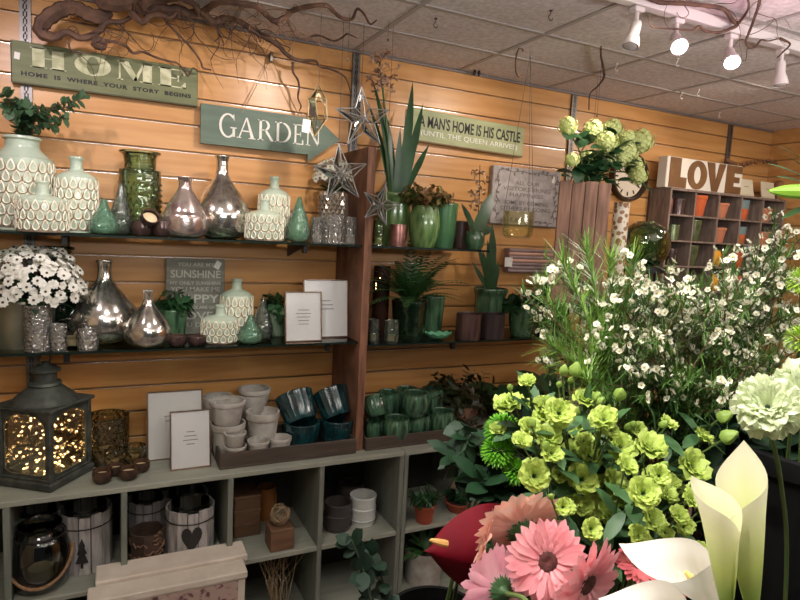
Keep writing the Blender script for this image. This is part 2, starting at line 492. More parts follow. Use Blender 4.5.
def bracket(px, z, label, x=None):
    X = x if x is not None else spot_x(px, -.2, z)
    t = thing('shelf_bracket', label, 'shelf bracket', (X,-.012,z-.0085), group='black brackets under the glass shelves')
    mb = MB(); mb.poly([(.012,-.001),(.26,-.001),(.26,-.012),(.20,-.016),(.03,-.055),(.012,-.055)], -.0015, .0015, Matrix.Rotation(-PI/2,4,'Z'))
    mb.build('arm', M_dark, t, True)
    MB().bbox(-.009,.009,-.266,-.246,-.030,-.001,.002).build('end_clip', M_dark, t, True)
bracket(66, S1, 'black bracket under the upper glass shelf below the embossed vases')
bracket(68, S2, 'black bracket under the lower glass shelf above the lantern')
bracket(322, S2, 'black bracket under the lower glass shelf below the white frames')
bracket(300, S1, 'black bracket under the upper glass shelf near the silver tealights')
bracket(445, S2R, 'black bracket under the lower right glass shelf above the green pots')

# ---------------------------------------------------------------- signs
M_olive = mat('olive_painted_board', (112,118,80), .6, rgb2=(98,104,70), scale=8, stretch=(1,6,6))
M_cream = mat('worn_cream_paint', (205,205,170), .7, rgb2=(165,168,132), scale=25, contrast=(.42,.6))
M_black = mat('black_lettering', (28,26,22), .6)
M_tag = mat('white_paper_tag', (225,222,215), .6)
M_edge = mat('dark_board_edge', (70,68,48), .7)
def board_sign(name, label, tl, br, y, m, th=.016, tilt=0):
    a = at(*tl, Y=y-th); b = at(*br, Y=y-th); w = b.x-a.x; h = a.z-b.z
    t = thing(name, label, 'sign', (a.x+w/2, y, b.z)); t.rotation_euler = (0, math.radians(tilt), 0)
    return t, w, h, th
def glyph(mb, strokes, x0, z0, w, h, y, d=.0015):
    for st in strokes: mb.poly([(x0+p[0]*w, z0+p[1]*h) for p in st], y-d, y)
def ring(cx, cz, rx, rz, ix, iz, n=20, a0=0, a1=2*PI):
    q = []
    for k in range(n):
        a, b = a0+(a1-a0)*k/n, a0+(a1-a0)*(k+1)/n
        q.append([(cx+rx*math.cos(a),cz+rz*math.sin(a)),(cx+rx*math.cos(b),cz+rz*math.sin(b)),(cx+ix*math.cos(b),cz+iz*math.sin(b)),(cx+ix*math.cos(a),cz+iz*math.sin(a))][::-1])
    return q
R_ = lambda a,b,c,d: [(a,c),(b,c),(b,d),(a,d)]
FAT = {'H':[R_(.06,.4,0,1),R_(.6,.94,0,1),R_(0,.46,0,.05),R_(.54,1,0,.05),R_(0,.46,.95,1),R_(.54,1,.95,1),R_(.4,.6,.48,.53)],
 'O':ring(.5,.5,.5,.52,.17,.46),
 'M':[R_(.04,.09,0,.97),R_(.7,.96,0,1),R_(0,.16,0,.05),R_(.62,1,0,.05),R_(0,.2,.95,1),R_(.75,1,.95,1),[(.04,1),(.44,.05),(.54,.05),(.54,.22),(.3,1)],[(.44,.05),(.54,.05),(.74,.9),(.74,1),(.70,1)]],
 'E':[R_(.06,.46,0,1),R_(0,1,0,.06),R_(0,.98,.94,1),R_(.46,.72,.47,.53),[(.92,0),(1,0),(1,.32),(.95,.32),(.8,.06)],[(.8,.94),(.93,.7),(.98,.7),(.98,1),(.9,1)],R_(.68,.75,.33,.67)]}
t, w_, h_, th = board_sign('home_sign', 'olive green wooden home sign with big worn cream letters', (10,39), (197.5,107), -.012, M_olive, .018)
MB().bbox(-w_/2, w_/2, -th, 0, 0, h_, .003).build('board', M_olive, t, True)
mb = MB(); mb.box(-w_/2+.001, w_/2-.001, -th-.0004, -th+.001, .0005, .005); mb.box(-w_/2+.0005,-w_/2+.004,-th-.0004,-th+.001,.002,h_-.002); mb.build('worn_edge', M_edge, t, True)
lx = at(30,60,Y=-.03).x-t.location.x; rx = at(186,60,Y=-.03).x-t.location.x
W = rx-lx; zz0, zz1 = h_*.43, h_*.90
for ch, a, b in (('H',0,.215),('O',.265,.495),('M',.535,.775),('E',.81,1.0)):
    mb = MB(); glyph(mb, FAT[ch], lx+a*W, zz0, (b-a)*W, zz1-zz0, -th); mb.build('letter', M_cream, t, True)
l2 = at(21,73,Y=-.03).x-t.location.x; r2 = at(191,96,Y=-.03).x-t.location.x
text_mesh('motto', 'HOME  IS  WHERE  YOUR  STORY  BEGINS', M_black, r2-l2, h_*.105, l2, h_*.2, -th, t, .001, .045, 1.15)
M_string = mat('string', (150,130,100), .8)
def price_tag(parent, p, w=.02, h=.026, rot=0):
    M = TR(p, Matrix.Rotation(rot,4,'Y'))
    o = MB().box(-w/2,w/2,-.0008,0,-h,0,M).build('price_tag', M_tag, parent, True); return o
price_tag(t, (-w_/2+.020,-th-.001,h_*.72), .016, .022, .12)

# garden arrow sign
M_teal = mat('grey_green_painted_board', (98,116,100), .6, rgb2=(86,104,90), scale=8, stretch=(1,6,6))
M_wht = mat('white_lettering', (222,222,212), .6)
yb = -.02
A = [at(*p, Y=yb-.016) for p in ((201,103),(309,118),(317,113),(340,136),(316,152),(317,144),(201,143))]
A = [(p.x, p.z) for p in A]
cx = (A[0][0]+A[3][0])/2; cz = A[6][1]
t = thing('garden_sign', 'grey green arrow shaped garden sign with white letters', 'sign', (cx, yb, cz))
top, bot = A[0][1]-cz, 0; xl = A[0][0]-cx; xs_ = A[1][0]-cx; xt = A[3][0]-cx; mid = top/2
pts = [(xl,0),(xs_,0),(xs_,-.035),(xt,mid),(xs_,top+.03),(xs_,top),(xl,top)]
MB().poly(pts[0:2]+[(xs_,top),(xl,top)], -.016, 0).poly([(xs_,-.03),(xt,mid),(xs_,top+.03)], -.016, 0).build('board', M_teal, t, True)
# roman capitals drawn as thick and thin strokes
def arc(cx,cz,rx,rz,a0,a1,w0,w1,n=14):
    q = []
    for k in range(n):
        a, b = math.radians(a0+(a1-a0)*k/n), math.radians(a0+(a1-a0)*(k+1)/n)
        f = lambda u: w0+(w1-w0)*abs(math.cos(u))
        q.append([(cx+rx*math.cos(a),cz+rz*math.sin(a)),(cx+rx*math.cos(b),cz+rz*math.sin(b)),
                  (cx+(rx-f(b))*math.cos(b),cz+(rz-f(b))*math.sin(b)),(cx+(rx-f(a))*math.cos(a),cz+(rz-f(a))*math.sin(a))])
    return q
S = .05
ROM = {'G':arc(.5,.5,.5,.52,50,310,.06,.14)+[R_(.76,.9,.05,.42),R_(.64,1,.4,.45),[(.78,.98),(.84,.98),(.86,.72),(.8,.8)]],
 'A':[[(0,0),(.24,0),(.24,.04),(0,.04)],[(.64,0),(1,0),(1,.04),(.64,.04)],[(.1,.03),(.17,.03),(.52,.92),(.48,1)],[(.48,1),(.56,1),(.93,.03),(.75,.03)],R_(.26,.7,.32,.38)],
 'R':[R_(.1,.26,0,1),R_(0,.36,0,S),R_(0,.5,1-S,1),R_(.2,.5,.48,.54)]+arc(.42,.74,.34,.26,-90,90,.05,.15)+[[(.42,.5),(.6,.5),(1,.04),(1,0),(.84,0)]],
 'D':[R_(.1,.25,0,1),R_(0,.5,0,S),R_(0,.5,1-S,1)]+arc(.42,.5,.56,.5,-90,90,.05,.15),
 'E':[R_(.12,.3,0,1),R_(0,.9,0,S),R_(0,.86,1-S,1),R_(.25,.72,.48,.54),R_(.88,1,0,.24),R_(.8,.88,.78,1),R_(.68,.74,.4,.62)],
 'N':[R_(.1,.18,0,1),R_(0,.3,0,S),R_(.84,.91,0,1),R_(.72,1,1-S,1),[(.04,1),(.2,1),(.91,.08),(.91,0),(.83,0)]]}
ga = at(219,130,Y=yb-.017).x-cx; gb = at(320,140,Y=yb-.017).x-cx; W = gb-ga
mb = None
for ch, a, b in (('G',0,.165),('A',.165,.345),('R',.365,.52),('D',.535,.70),('E',.72,.825),('N',.85,1.0)):
    mb = MB(); big = 1.12 if ch == 'G' else 1
    glyph(mb, ROM[ch], ga+a*W, top*.24-(.02*top if ch == 'G' else 0), (b-a)*W, top*.54*big, -.016); mb.build('letter', M_wht, t, True)
hk = at(271,58,Y=-.03); e1 = at(242,113,Y=-.035); e2 = at(301,120,Y=-.035)
o = V((cx,yb,cz))
mb = MB(); mb.tube([e1-o,hk-o,e2-o], .0022, 5); mb.build('hanging_cord', M_string, t)
MB().bbox(-.007,.007,-.012,.012,-.016,.02,.003,TR(hk-o)).build('hook', M_steel, t, True)

# castle sign
M_lsage = mat('pale_sage_board', (166,172,128), .6, rgb2=(150,158,116), scale=8, stretch=(1,6,6))
t, w_, h_, th = board_sign('castle_sign', "pale sage wooden sign reading a man's home is his castle", (412,110), (522.5,156), -.012, M_lsage, .02, 1.3)
h_ = at(412,110,Y=-.03).z-at(412,143,Y=-.03).z
t.location.z = at(467,149,Y=-.03).z
MB().bbox(-w_/2, w_/2, -th, 0, 0, h_, .003).build('board', M_lsage, t, True)
MB().box(-w_/2+.001, w_/2-.001, -th-.0004, -th+.001, .0005, .006).build('worn_edge', mat('brown_worn_edge', (120,92,60), .7), t, True)
text_mesh('motto', "A MAN'S HOME IS HIS CASTLE", M_black, w_*.9, h_*.37, -w_*.44, h_*.46, -th, t, .001, .02)
text_mesh('second_line', '(UNTIL THE QUEEN ARRIVES)', M_wht, w_*.86, h_*.21, -w_*.42, h_*.17, -th, t, .001, .0)

# carved grey plaque
M_plq = mat('grey_cast_stone', (176,168,165), .8, rgb2=(152,145,142), scale=30, bump=.2)
M_plqd = mat('recessed_grey_lettering', (118,110,106), .85)
t, w_, h_, th = board_sign('carved_sign', 'square grey stone plaque with faint carved lettering and vine border', (494,163), (557,228), -.0005, M_plq, .032, 0)
h_ = at(494,163,Y=-.034).z-at(494,222,Y=-.034).z; t.location.z = at(525,225.5,Y=-.034).z
MB().bbox(-w_/2, w_/2, -th, 0, 0, h_, .004).build('slab', M_plq, t, True)
for i, s_ in enumerate(('ALL OUR','VISITORS BRING','HAPPINESS','SOME BY COMING','OTHERS BY GOING')):
    ww = w_*(.36,.7,.5,.66,.74)[i]
    text_mesh('lettering', s_, M_plqd, ww, h_*.07, -ww/2, h_*(.70-.105*i-(.03 if i > 2 else 0)), -th, t, .0006, .01)
mb = MB(); r = random.Random(3)
for side in range(4):
    p = []
    for k in range(13):
        u = (k/12-.5)*.84; q = .43+.018*math.sin(k*1.7+side)
        p.append(((u,q),(q,u),(u,-q),(-q,u))[side])
    p3 = [V((a*w_, -th-.001, h_/2+b*h_)) for a,b in p]
    mb.tube(p3, .0016, 4)
    for k in range(1,12): mb.leaf(p3[k], (r.uniform(-1,1),-.1,r.uniform(-1,1)), (0,-1,0), .022, .011, 0, 0, 2)
mb.build('carved_vine', M_plqd, t)
price_tag(t, (w_*.38,-th-.001,h_*.9), .016, .03)

# sunshine sign (stands on the lower shelf)
M_ggrey = mat('grey_washed_board', (134,134,122), .75, rgb2=(112,112,102), scale=10, stretch=(1,5,5))
M_pale = mat('pale_grey_lettering', (186,186,174), .75)
a = at(166,258,Y=-.05); b = at(224,340,Y=-.05); w_ = b.x-a.x; h_ = a.z-S2-.001
t = thing('sunshine_sign', 'grey board sign with pale sunshine lettering behind the succulent', 'sign', ((a.x+b.x)/2, -.03, S2+.0005))
MB().bbox(-w_/2,w_/2,-.016,0,0,h_,.003).build('board', M_ggrey, t, True)
for s_, z, hh, ww in (('YOU ARE MY',.90,.05,.62),('SUNSHINE',.75,.10,.84),('MY ONLY SUNSHINE',.66,.045,.86),('YOU MAKE ME',.57,.06,.84),('HAPPY',.42,.11,.8),('WHEN SKIES ARE GREY',.34,.04,.86),('LOVE',.2,.10,.6),('YOU DEAR',.1,.06,.7)):
    text_mesh('lettering', s_, M_pale, ww*w_, hh*h_, -ww*w_/2, z*h_, -.016, t, .0008, .01)
price_tag(t, (w_*.40,-.018,h_*.97), .022, .03, .5)

# ribbed lilac panel
M_lil = mat('lilac_grey_slats', (160,138,138), .7, rgb2=(140,118,118), scale=20)
M_bead = mat('pink_bamboo_strip', (206,160,140), .7)
a = at(508,246,Y=-.03); b = at(554,273,Y=-.03)
t = thing('hanging_planter', 'lilac and pink striped slatted wall box below the carved plaque', 'wall planter', ((a.x+b.x)/2, -.0005, b.z))
w_ = b.x-a.x; h_ = at(508,246,Y=-.03).z-at(508,270,Y=-.03).z
MB().bbox(-w_/2,w_/2,-.045,0,0,h_,.003).build('back', M_lil, t, True)
for k in range(7):
    z = h_*(k+.5)/7
    MB().tube([(-w_/2-.006,-.049,z),(w_/2+.006,-.049,z)], h_/14*.95, 8).build('slat', M_bead if k in (3,5) else M_lil, t)
price_tag(t, (-w_/2-.012,-.06,h_*.62), .045, .045)

# wall clock
M_clk = mat('dark_bronze_rim', (58,42,32), .4, .4); M_dial = mat('cream_clock_face', (222,208,186), .6)
a = at(631,177,Y=-.03); rr = 20.5*depth(a)/F*1.0
t = thing('wall_clock', 'round wall clock with dark rim half hidden behind hydrangeas', 'clock', (a.x,-.002,a.z))
Mx = Matrix.Rotation(PI/2,4,'X'); rr *= 1.18
MB().lathe([(.001,.004),(rr*.84,.005),(rr*.86,.02),(rr*.9,.034),(rr*.98,.034),(rr,.02),(rr,0)], 40, Mx).build('rim', M_clk, t)
MB().lathe([(.001,.012),(rr*.82,.012)], 40, Mx).build('dial', M_dial, t)
for k in range(12):
    MB().box(-.004,.004,-.0145,-.013,rr*.60,rr*.76,Matrix.Rotation(PI*k/6,4,'Y')).build('numeral', M_black, t, True)
for an, l in ((.9,.45),(-1.9,.62)):
    MB().box(-.004,.004,-.017,-.015,-.02,rr*l,Matrix.Rotation(an,4,'Y')).build('hand', M_black, t, True)
# ---------------------------------------------------------------- vessel library
M_glaze = mat('pale_green_glaze', (184,196,176), .25, rgb2=(158,178,160), scale=9, coat=.3)
M_loop = mat('cream_raised_loops', (228,222,200), .3)
M_gline = mat('brown_glaze_line', (120,98,66), .4)
M_foot = mat('brown_unglazed_foot', (112,92,82), .7, rgb2=(150,140,120), scale=30)
M_merc = mat('mercury_glass', (226,222,214), .15, .95, rgb2=(150,142,130), scale=48, detail=8, contrast=(.45,.75), bump=.04, bscale=60)
M_mercp = mat('plum_mercury_glass', (222,206,198), .2, .85, rgb2=(150,124,120), scale=18, detail=8, contrast=(.45,.7))
M_smoke = mat('smoky_plum_glass', (88,68,64), .18, .4, rgb2=(60,46,44), scale=30)
M_wax = mat('cream_wax', (214,190,150), .6, sss=.1)
G_green = glass('green_glass', (224,236,214), 1.8, .5, 45, haze=.07, hz=(130,160,100))
G_aqua = glass('aqua_green_glass', (206,228,214), 1.4, .6, 70, haze=.22, hz=(150,200,168))
G_pale = glass('pale_grey_green_glass', (222,228,220), 1.5, .7, 55, haze=.08, hz=(180,196,184))
G_clear = glass('clear_glass', (246,247,244), 1.4)
G_dark = glass('bottle_green_glass', (160,192,168), 1.5, .25, 30, haze=.12, hz=(52,90,64))
G_amber = glass('gold_flecked_glass', (226,220,196), 2.4, 1.0, 60, haze=.10, hz=(130,116,78))
G_gauze = glass('rippled_silver_glass', (232,232,228), 4.0, 1.0, 90, haze=.16, hz=(210,208,200))
PR = {
 'big':  [(.9,0),(.97,.03),(1,.06),(1,.70),(.93,.77),(.70,.84),(.57,.88),(.55,.93),(.56,.96),(.62,.975),(.60,1)],
 'tall': [(.9,0),(.97,.03),(1,.06),(1,.66),(.95,.73),(.7,.785),(.38,.82),(.31,.86),(.29,.94),(.34,.975),(.33,1)],
 'low':  [(.9,0),(.97,.04),(1,.08),(1,.56),(.95,.63),(.7,.69),(.34,.73),(.27,.78),(.25,.92),(.29,.97),(.28,1)],
 'drop': [(.5,0),(.72,.03),(.93,.12),(1,.24),(.97,.34),(.82,.46),(.55,.60),(.33,.71),(.22,.79),(.2,.93),(.25,.985),(.25,1)],
 'squat':[(.55,0),(.8,.03),(.97,.12),(1,.26),(.98,.36),(.86,.42),(.80,.48),(.6,.62),(.38,.75),(.28,.83),(.27,.93),(.34,.985),(.34,1)],
 'pear': [(.6,0),(.85,.04),(.99,.14),(1,.26),(.88,.42),(.6,.60),(.36,.76),(.22,.9),(.2,.97),(.14,1)],
 'teardrop':[(.6,0),(.86,.04),(1,.16),(.98,.30),(.8,.5),(.52,.7),(.3,.86),(.2,.95),(.14,1)],
 'flange':[(.85,0),(.97,.02),(1,.06),(1,.72),(.96,.76),(.80,.79),(.77,.82),(.77,.92),(.84,.965),(.99,.98),(1,1)],
 'bowl': [(.55,0),(.82,.1),(1,.42),(1,.7),(.97,.92),(.95,1)],
 'cyl':  [(.88,0),(.97,.03),(1,.08),(1,.95),(.98,1)],
 'pot':  [(.70,0),(.74,.02),(.95,.80),(.95,.82),(1.02,.83),(1.03,.99),(1,1)],
 'plain':[(.74,0),(.80,.04),(.90,.4),(.97,.85),(1,.97),(.98,1)],
 'urn':  [(.66,0),(.72,.03),(.88,.35),(.93,.6),(.92,.82),(1,.9),(1.04,.96),(1.02,1)],
 'belly':[(.6,0),(.75,.03),(.95,.3),(1,.55),(.97,.75),(.88,.9),(.86,.96),(.9,1)],
}
def vessel(t, kind, R, H, m, name='body', th=.07, floor=.06, seg=28, mod=None):
    return hollow(MB(), PR[kind], R, H, th, floor, seg, mod).build(name, m, t)
def rad_at(kind, z):
    p = PR[kind]
    for (r0,z0),(r1,z1) in zip(p[:-1],p[1:]):
        if z0 <= z <= z1: return r0+(r1-r0)*(z-z0)/max(z1-z0,1e-6)
    return p[-1][0]
def put(name, label, cat, px, Y, z, w, yt, group=None):
    p, R, H = place(px, Y, z, w, yt)
    return thing(name, label, cat, p, 0, group), R, H
def embossed(label, px, Y, z, w, yt, kind, rows, n):
    t, R, H = put('embossed_vase', label, 'vase', px, Y, z, w, yt, 'pale green embossed vases')
    vessel(t, kind, R, H, M_glaze)
    zb = {'big':.74,'tall':.71,'low':.62}[kind]*H; z0 = .05*H
    MB().lathe([(R*.9,.0),(R*.99,.012*H),(R*1.005,.05*H),(R*1.004,.055*H)],28).build('foot', M_foot, t)
    a, b = MB(), MB(); rh = (zb-z0)/rows
    for i in range(rows):
        zc = z0+rh*(i+.5)
        for k in range(n):
            th0 = 2*PI*(k+.5*(i%2))/n
            for (mb, sc_, rad, eps) in ((a,1,.115,.012),(b,1.5,.07,.003)):
                p = []
                for q in range(14):
                    u = 2*PI*q/14
                    x = math.sin(u)*math.sin(u/2)**1.2*.47*sc_**.6; y = math.cos(u)*.50*sc_**.3
                    zz = zc+y*rh; rr = R*(rad_at(kind, zz/H)+eps); an = th0+x*2*PI/n
                    p.append((rr*math.cos(an), rr*math.sin(an), zz))
                mb.tube(p, rad*rh*.8, 4, closed=True)
    a.build('raised_loops', M_loop, t); b.build('glaze_lines', M_gline, t)
    return t
# ---------------------------------------------------------------- upper left shelf
YB, YM, YFt = -.12, -.17, -.245
embossed('largest pale green embossed vase holding eucalyptus at left end of upper shelf', 24, -.13, S1, 55, 137, 'big', 6, 19)
embossed('low pale green embossed vase in front of the eucalyptus vase', 43, -.25, S1, 46, 181, 'low', 3, 18)
embossed('tall narrow-necked pale green embossed vase beside the green flanged jar', 77, -.17, S1, 38, 157, 'tall', 5, 15)
embossed('pale green embossed vase with thin neck behind the low one by the silver teardrop', 273, -.11, S1, 30, 177, 'tall', 4, 15)
embossed('low pale green embossed vase to the right of the big silver teardrop vase', 264, -.2, S1, 37, 199, 'low', 3, 16)
def bottle(label, px, Y, z, w, yt, kind, m, group='green glass bud bottles'):
    t, R, H = put('glass_bottle', label, 'bottle', px, Y, z, w, yt, group)
    vessel(t, kind, R, H, m, 'bottle', .05); return t
bottle('small aqua glass pear bottle beside the tall-necked embossed vase', 104, -.25, S1, 28, 199, 'pear', G_aqua)
bottle('tall pale glass teardrop bottle left of the green flanged jar', 121, -.2, S1, 22, 184, 'teardrop', G_pale)
bottle('aqua glass teardrop bottle left of the silver tealight glasses', 298, -.22, S1, 23, 197, 'teardrop', G_aqua)
t, R, H = put('flanged_jar', 'tall green glass jar with wide flanged rim and hobnails', 'jar', 140, -.12, S1, 39, 152)
vessel(t, 'flange', R, H, G_green, 'jar')
mb = MB()
for i in range(9):
    for k in range(20):
        a = 2*PI*(k+.5*(i%2))/20; mb.ball((R*1.0*math.cos(a),R*1.0*math.sin(a),H*(.1+.065*i)), R*.07, 5, 3)
mb.build('hobnails', glass('pale_hobnail_glass',(240,246,232),1.8), t)
def tealight(label, px, Y, z, w, yt, m=M_smoke, tilt=0, group='smoky glass tealight bowls', zoff=0):
    t, R, H = put('tealight_bowl', label, 'tealight holder', px, Y, z, w, yt, group)
    vessel(t, 'bowl', R, H, m, 'bowl', .1, .12, 20)
    MB().lathe([(.001,H*.14),(R*.78,H*.14),(R*.80,H*.62),(.001,H*.64)],16).build('candle', M_wax, t)
    if tilt: t.rotation_euler = (tilt,0,0)
    if zoff: t.location.z += zoff
    return t
tealight('smoky tealight bowl in front of the green jar, left one of the pair', 142, -.25, S1, 20, 221)
tealight('smoky tealight bowl in front of the green jar, right one of the pair', 161.5, -.25, S1, 19, 221)
t = tealight('smoky tealight bowl with cream wax tipped up on top of the pair', 146, -.25, S1, 18, 222, zoff=0)
t.location = V((t.location.x+.004, -.252, S1+.044)); t.rotation_euler = (1.0,0,.25)
def vase(label, px, Y, z, w, yt, kind, m, name='mercury_vase'):
    t, R, H = put(name, label, 'vase', px, Y, z, w*1.12, yt)
    vessel(t, kind, R, H, m, 'body', .05, .05, 40); return t
vase('squat plum silvered glass vase with waisted shoulder on upper shelf', 184.5, -.225, S1, 40, 177, 'squat', M_mercp)
vase('biggest silver teardrop vase on the upper shelf', 221, -.115, S1, 51, 156, 'drop', M_merc)
def votive(label, px, Y, z, w, yt, m, cat='tealight holder', name='tealight_glass', group='silver tealight glasses', kind='cyl', candle=True, mod=None):
    t, R, H = put(name, label, cat, px, Y, z, w, yt, group)
    vessel(t, kind, R, H, m, 'glass', .07, .08, 36, mod)
    if candle: MB().lathe([(.001,H*.1),(R*.8,H*.1),(R*.8,H*.35),(.001,H*.36)],14).build('candle', M_wax, t)
    return t
flute = lambda a,z: 1+.05*abs(math.sin(9*a))
votive('fluted silver tealight glass on upper shelf, leftmost of three', 317, -.235, S1, 13, 218, G_gauze, mod=flute)
votive('fluted silver tealight glass on upper shelf, middle and widest of three', 333, -.255, S1, 23, 216, G_gauze, mod=flute)
votive('fluted silver tealight glass beside the timber board, rightmost of three', 349, -.225, S1, 16, 218, G_gauze, mod=flute)

# ---------------------------------------------------------------- plants: generic pieces
RG = random.Random(11)
M_leafd = mat('deep_green_leaf', (44,84,46), .4, rgb2=(30,60,34), scale=12, trl=.15)
M_leafm = mat('mid_green_leaf', (70,112,56), .45, rgb2=(48,88,44), scale=14, trl=.2)
M_leafb = mat('bright_green_leaf', (120,164,60), .45, rgb2=(88,132,44), scale=14, trl=.25)
M_euca = mat('eucalyptus_leaf', (72,104,70), .5, rgb2=(54,84,56), scale=12, trl=.12)
M_stem = mat('green_stem', (84,104,52), .5)
M_brownstem = mat('brown_stem', (92,66,44), .7)
M_petalw = mat('white_petal', (240,238,228), .5, trl=.25)
M_soil = mat('dark_soil', (42,32,26), .9, rgb2=(60,48,38), scale=60)
def rdir(r, up=.3):
    while True:
        d = V((r.uniform(-1,1), r.uniform(-1,1), r.uniform(-1,1)))
        if .1 < d.length < 1:
            d.normalize(); d.z = d.z*(1-up)+up; return d.normalized()
def sprig(stem, leaves, p, d, L, n, lw, ll, r, curve=.3, sr=.0018, round_=False, both=True):
    """a stem with paired leaves"""
    pts = []; pos = V(p); d = V(d).normalized(); side = rdir(r, 0)
    for i in range(9):
        pts.append(pos.copy()); pos = pos+d*(L/8); d = (d+side*curve/8+V((0,0,-.02))).normalized()
    stem.tube(pts, [sr*(1-.6*i/8) for i in range(9)], 5)
    for k in range(n):
        u = (.12+.88*k/max(n-1,1))*8; i = min(int(u), 7); q = pts[i].lerp(pts[i+1], u-i); ax = (pts[i+1]-pts[i]).normalized()
        a0 = r.uniform(0,6)
        for s in ((0,PI) if both else (0,)):
            M = frame(ax); o = (M @ V((math.cos(a0+s), math.sin(a0+s), .45))).normalized()
            f = .75+.5*r.random()
            leaves.leaf(q, o, ax+V((0,0,.8)), ll*f, lw*f, r.uniform(-.1,.6), .15, 3, (lambda t: math.sqrt(max(0,1-(2*t-1)**2))*.98+.02) if round_ else None)
    return pts
def soil(t, R, z): MB().lathe([(.001,z+.003),(R*.6,z+.002),(R,z)],16).build('soil', M_soil, t)

# eucalyptus in the biggest vase: each stem a thing of its own
vz = at(24,140,Y=-.13)
tops = [((2,92),'left'),((14,118),'left'),((28,108),'middle'),((44,112),'middle'),((86,98),'right'),((66,118),'right'),((40,128),'low'),((74,106),'right'),((8,108),'left'),((58,126),'low'),((20,104),'middle')]
for i, (q, nm) in enumerate(tops):
    p0 = V((vz.x+RG.uniform(-.02,.02), -.13+RG.uniform(-.015,.015), S1+.14)); tip = at(q[0], q[1], Y=-.13-.05*RG.random()-.02)
    t = thing('eucalyptus_branch', 'dark green eucalyptus stem standing in the largest embossed vase', 'cut foliage', p0, 0, 'eucalyptus in the embossed vase')
    st, lv = MB(), MB(); d = tip-p0
    mid = V((0,0,.18)); pts = smooth_path([(0,0,0),tuple(mid*.5),tuple(mid+d*.15),tuple(d)], 4)
    st.tube(pts, .0016, 5)
    for k in range(4, len(pts)-1):
        ax = (V(pts[k+1])-V(pts[k-1])).normalized()
        for s in range(6):
            M = frame(ax); a0 = RG.uniform(0,6.3); o = M @ V((math.cos(a0), math.sin(a0), .5))
            f = RG.uniform(.7,1.2); lv.leaf(V(pts[k]).lerp(V(pts[k+1]),RG.random()), o, ax+V((0,-.6,.6)), .031*f, .021*f, RG.uniform(0,.6), .1, 3)
    st.build('stem', M_brownstem, t); lv.build('leaves', M_euca, t)

# white flowers in a silver diamond pot
M_dia = mat('silver_diamond_ceramic', (205,196,182), .2, .75, rgb2=(160,148,132), scale=12)
t, R, H = put('diamond_pot_plant', 'white flowering plant in silver diamond textured pot on upper shelf', 'potted plant', 332, -.1, S1, 30, 192)
mb = MB(); NK = 18; NZ = 12; vs = []; fs = []
for i in range(NZ+1):
    for k in range(NK*2):
        a = PI*k/NK; z = i/NZ; bump_ = 1.07 if (k+i) % 2 == 0 else .96
        r = R*(.86+.12*math.sin(z*PI*.8))*(bump_ if 0 < i < NZ else 1); vs.append((r*math.cos(a), r*math.sin(a), z*H))
for i in range(NZ):
    for k in range(NK*2):
        k2 = (k+1) % (2*NK); q = (i*2*NK+k, i*2*NK+k2, (i+1)*2*NK+k2, (i+1)*2*NK+k)
        if (k+i) % 2 == 0: fs += [(q[0],q[1],q[3]),(q[1],q[2],q[3])]
        else: fs += [(q[0],q[1],q[2]),(q[0],q[2],q[3])]
mb.add(vs, fs); mb.lathe([(R*.9,H),(R*.82,H),(R*.8,H*.5)],24); mb.build('pot', M_dia, t, True)
soil(t, R*.85, H*.86)
def floret_mesh(name, r, npet, m, cup=.3, w=.9):
    mb = MB()
    for k in range(npet):
        a = 2*PI*k/npet; d = V((math.cos(a), math.sin(a), cup))
        mb.leaf((0,0,0), d, (-math.cos(a)*.3,-math.sin(a)*.3,1), r, r*w, .5, .15, 3)
    return mb.data(name, m)
def dome(t, c, rx, rz, n, me, r, name='floret', centre=None, lo=.0):
    for i in range(n):
        u = (i+.5)/n; z = 1-u*(1-lo); a = i*2.39996
        q = math.sqrt(max(0,1-z*z)); f = r.uniform(.8,1.03)
        d = V((q*math.cos(a), q*math.sin(a), z))
        p = V(c)+V((d.x*rx*f, d.y*rx*f, d.z*rz*f))
        M = TR(p, frame((d+V((r.uniform(-.3,.3),r.uniform(-.3,.3)-.3,.2))).normalized(), rdir(r)))
        o = inst(me, name, t, M)
        if centre is not None: inst(centre, name+'_centre', o)
fl = floret_mesh('white_floret', .017, 5, M_petalw)
ctr = MB().ball((0,0,.004), .0035, 6, 4).data('floret_centre', mat('yellow_green_centre', (150,150,60), .6))
dome(t, (0,0,H*1.25), .085, .085, 60, fl, RG, centre=ctr, lo=-.1)
lv = MB()
for i in range(30):
    a = RG.uniform(0,6.3); lv.leaf((0,0,H*.95), (math.cos(a),math.sin(a),RG.uniform(.3,1.4)), (0,0,1), RG.uniform(.06,.1), .03, .5)
lv.build('leaves', M_leafm, t)

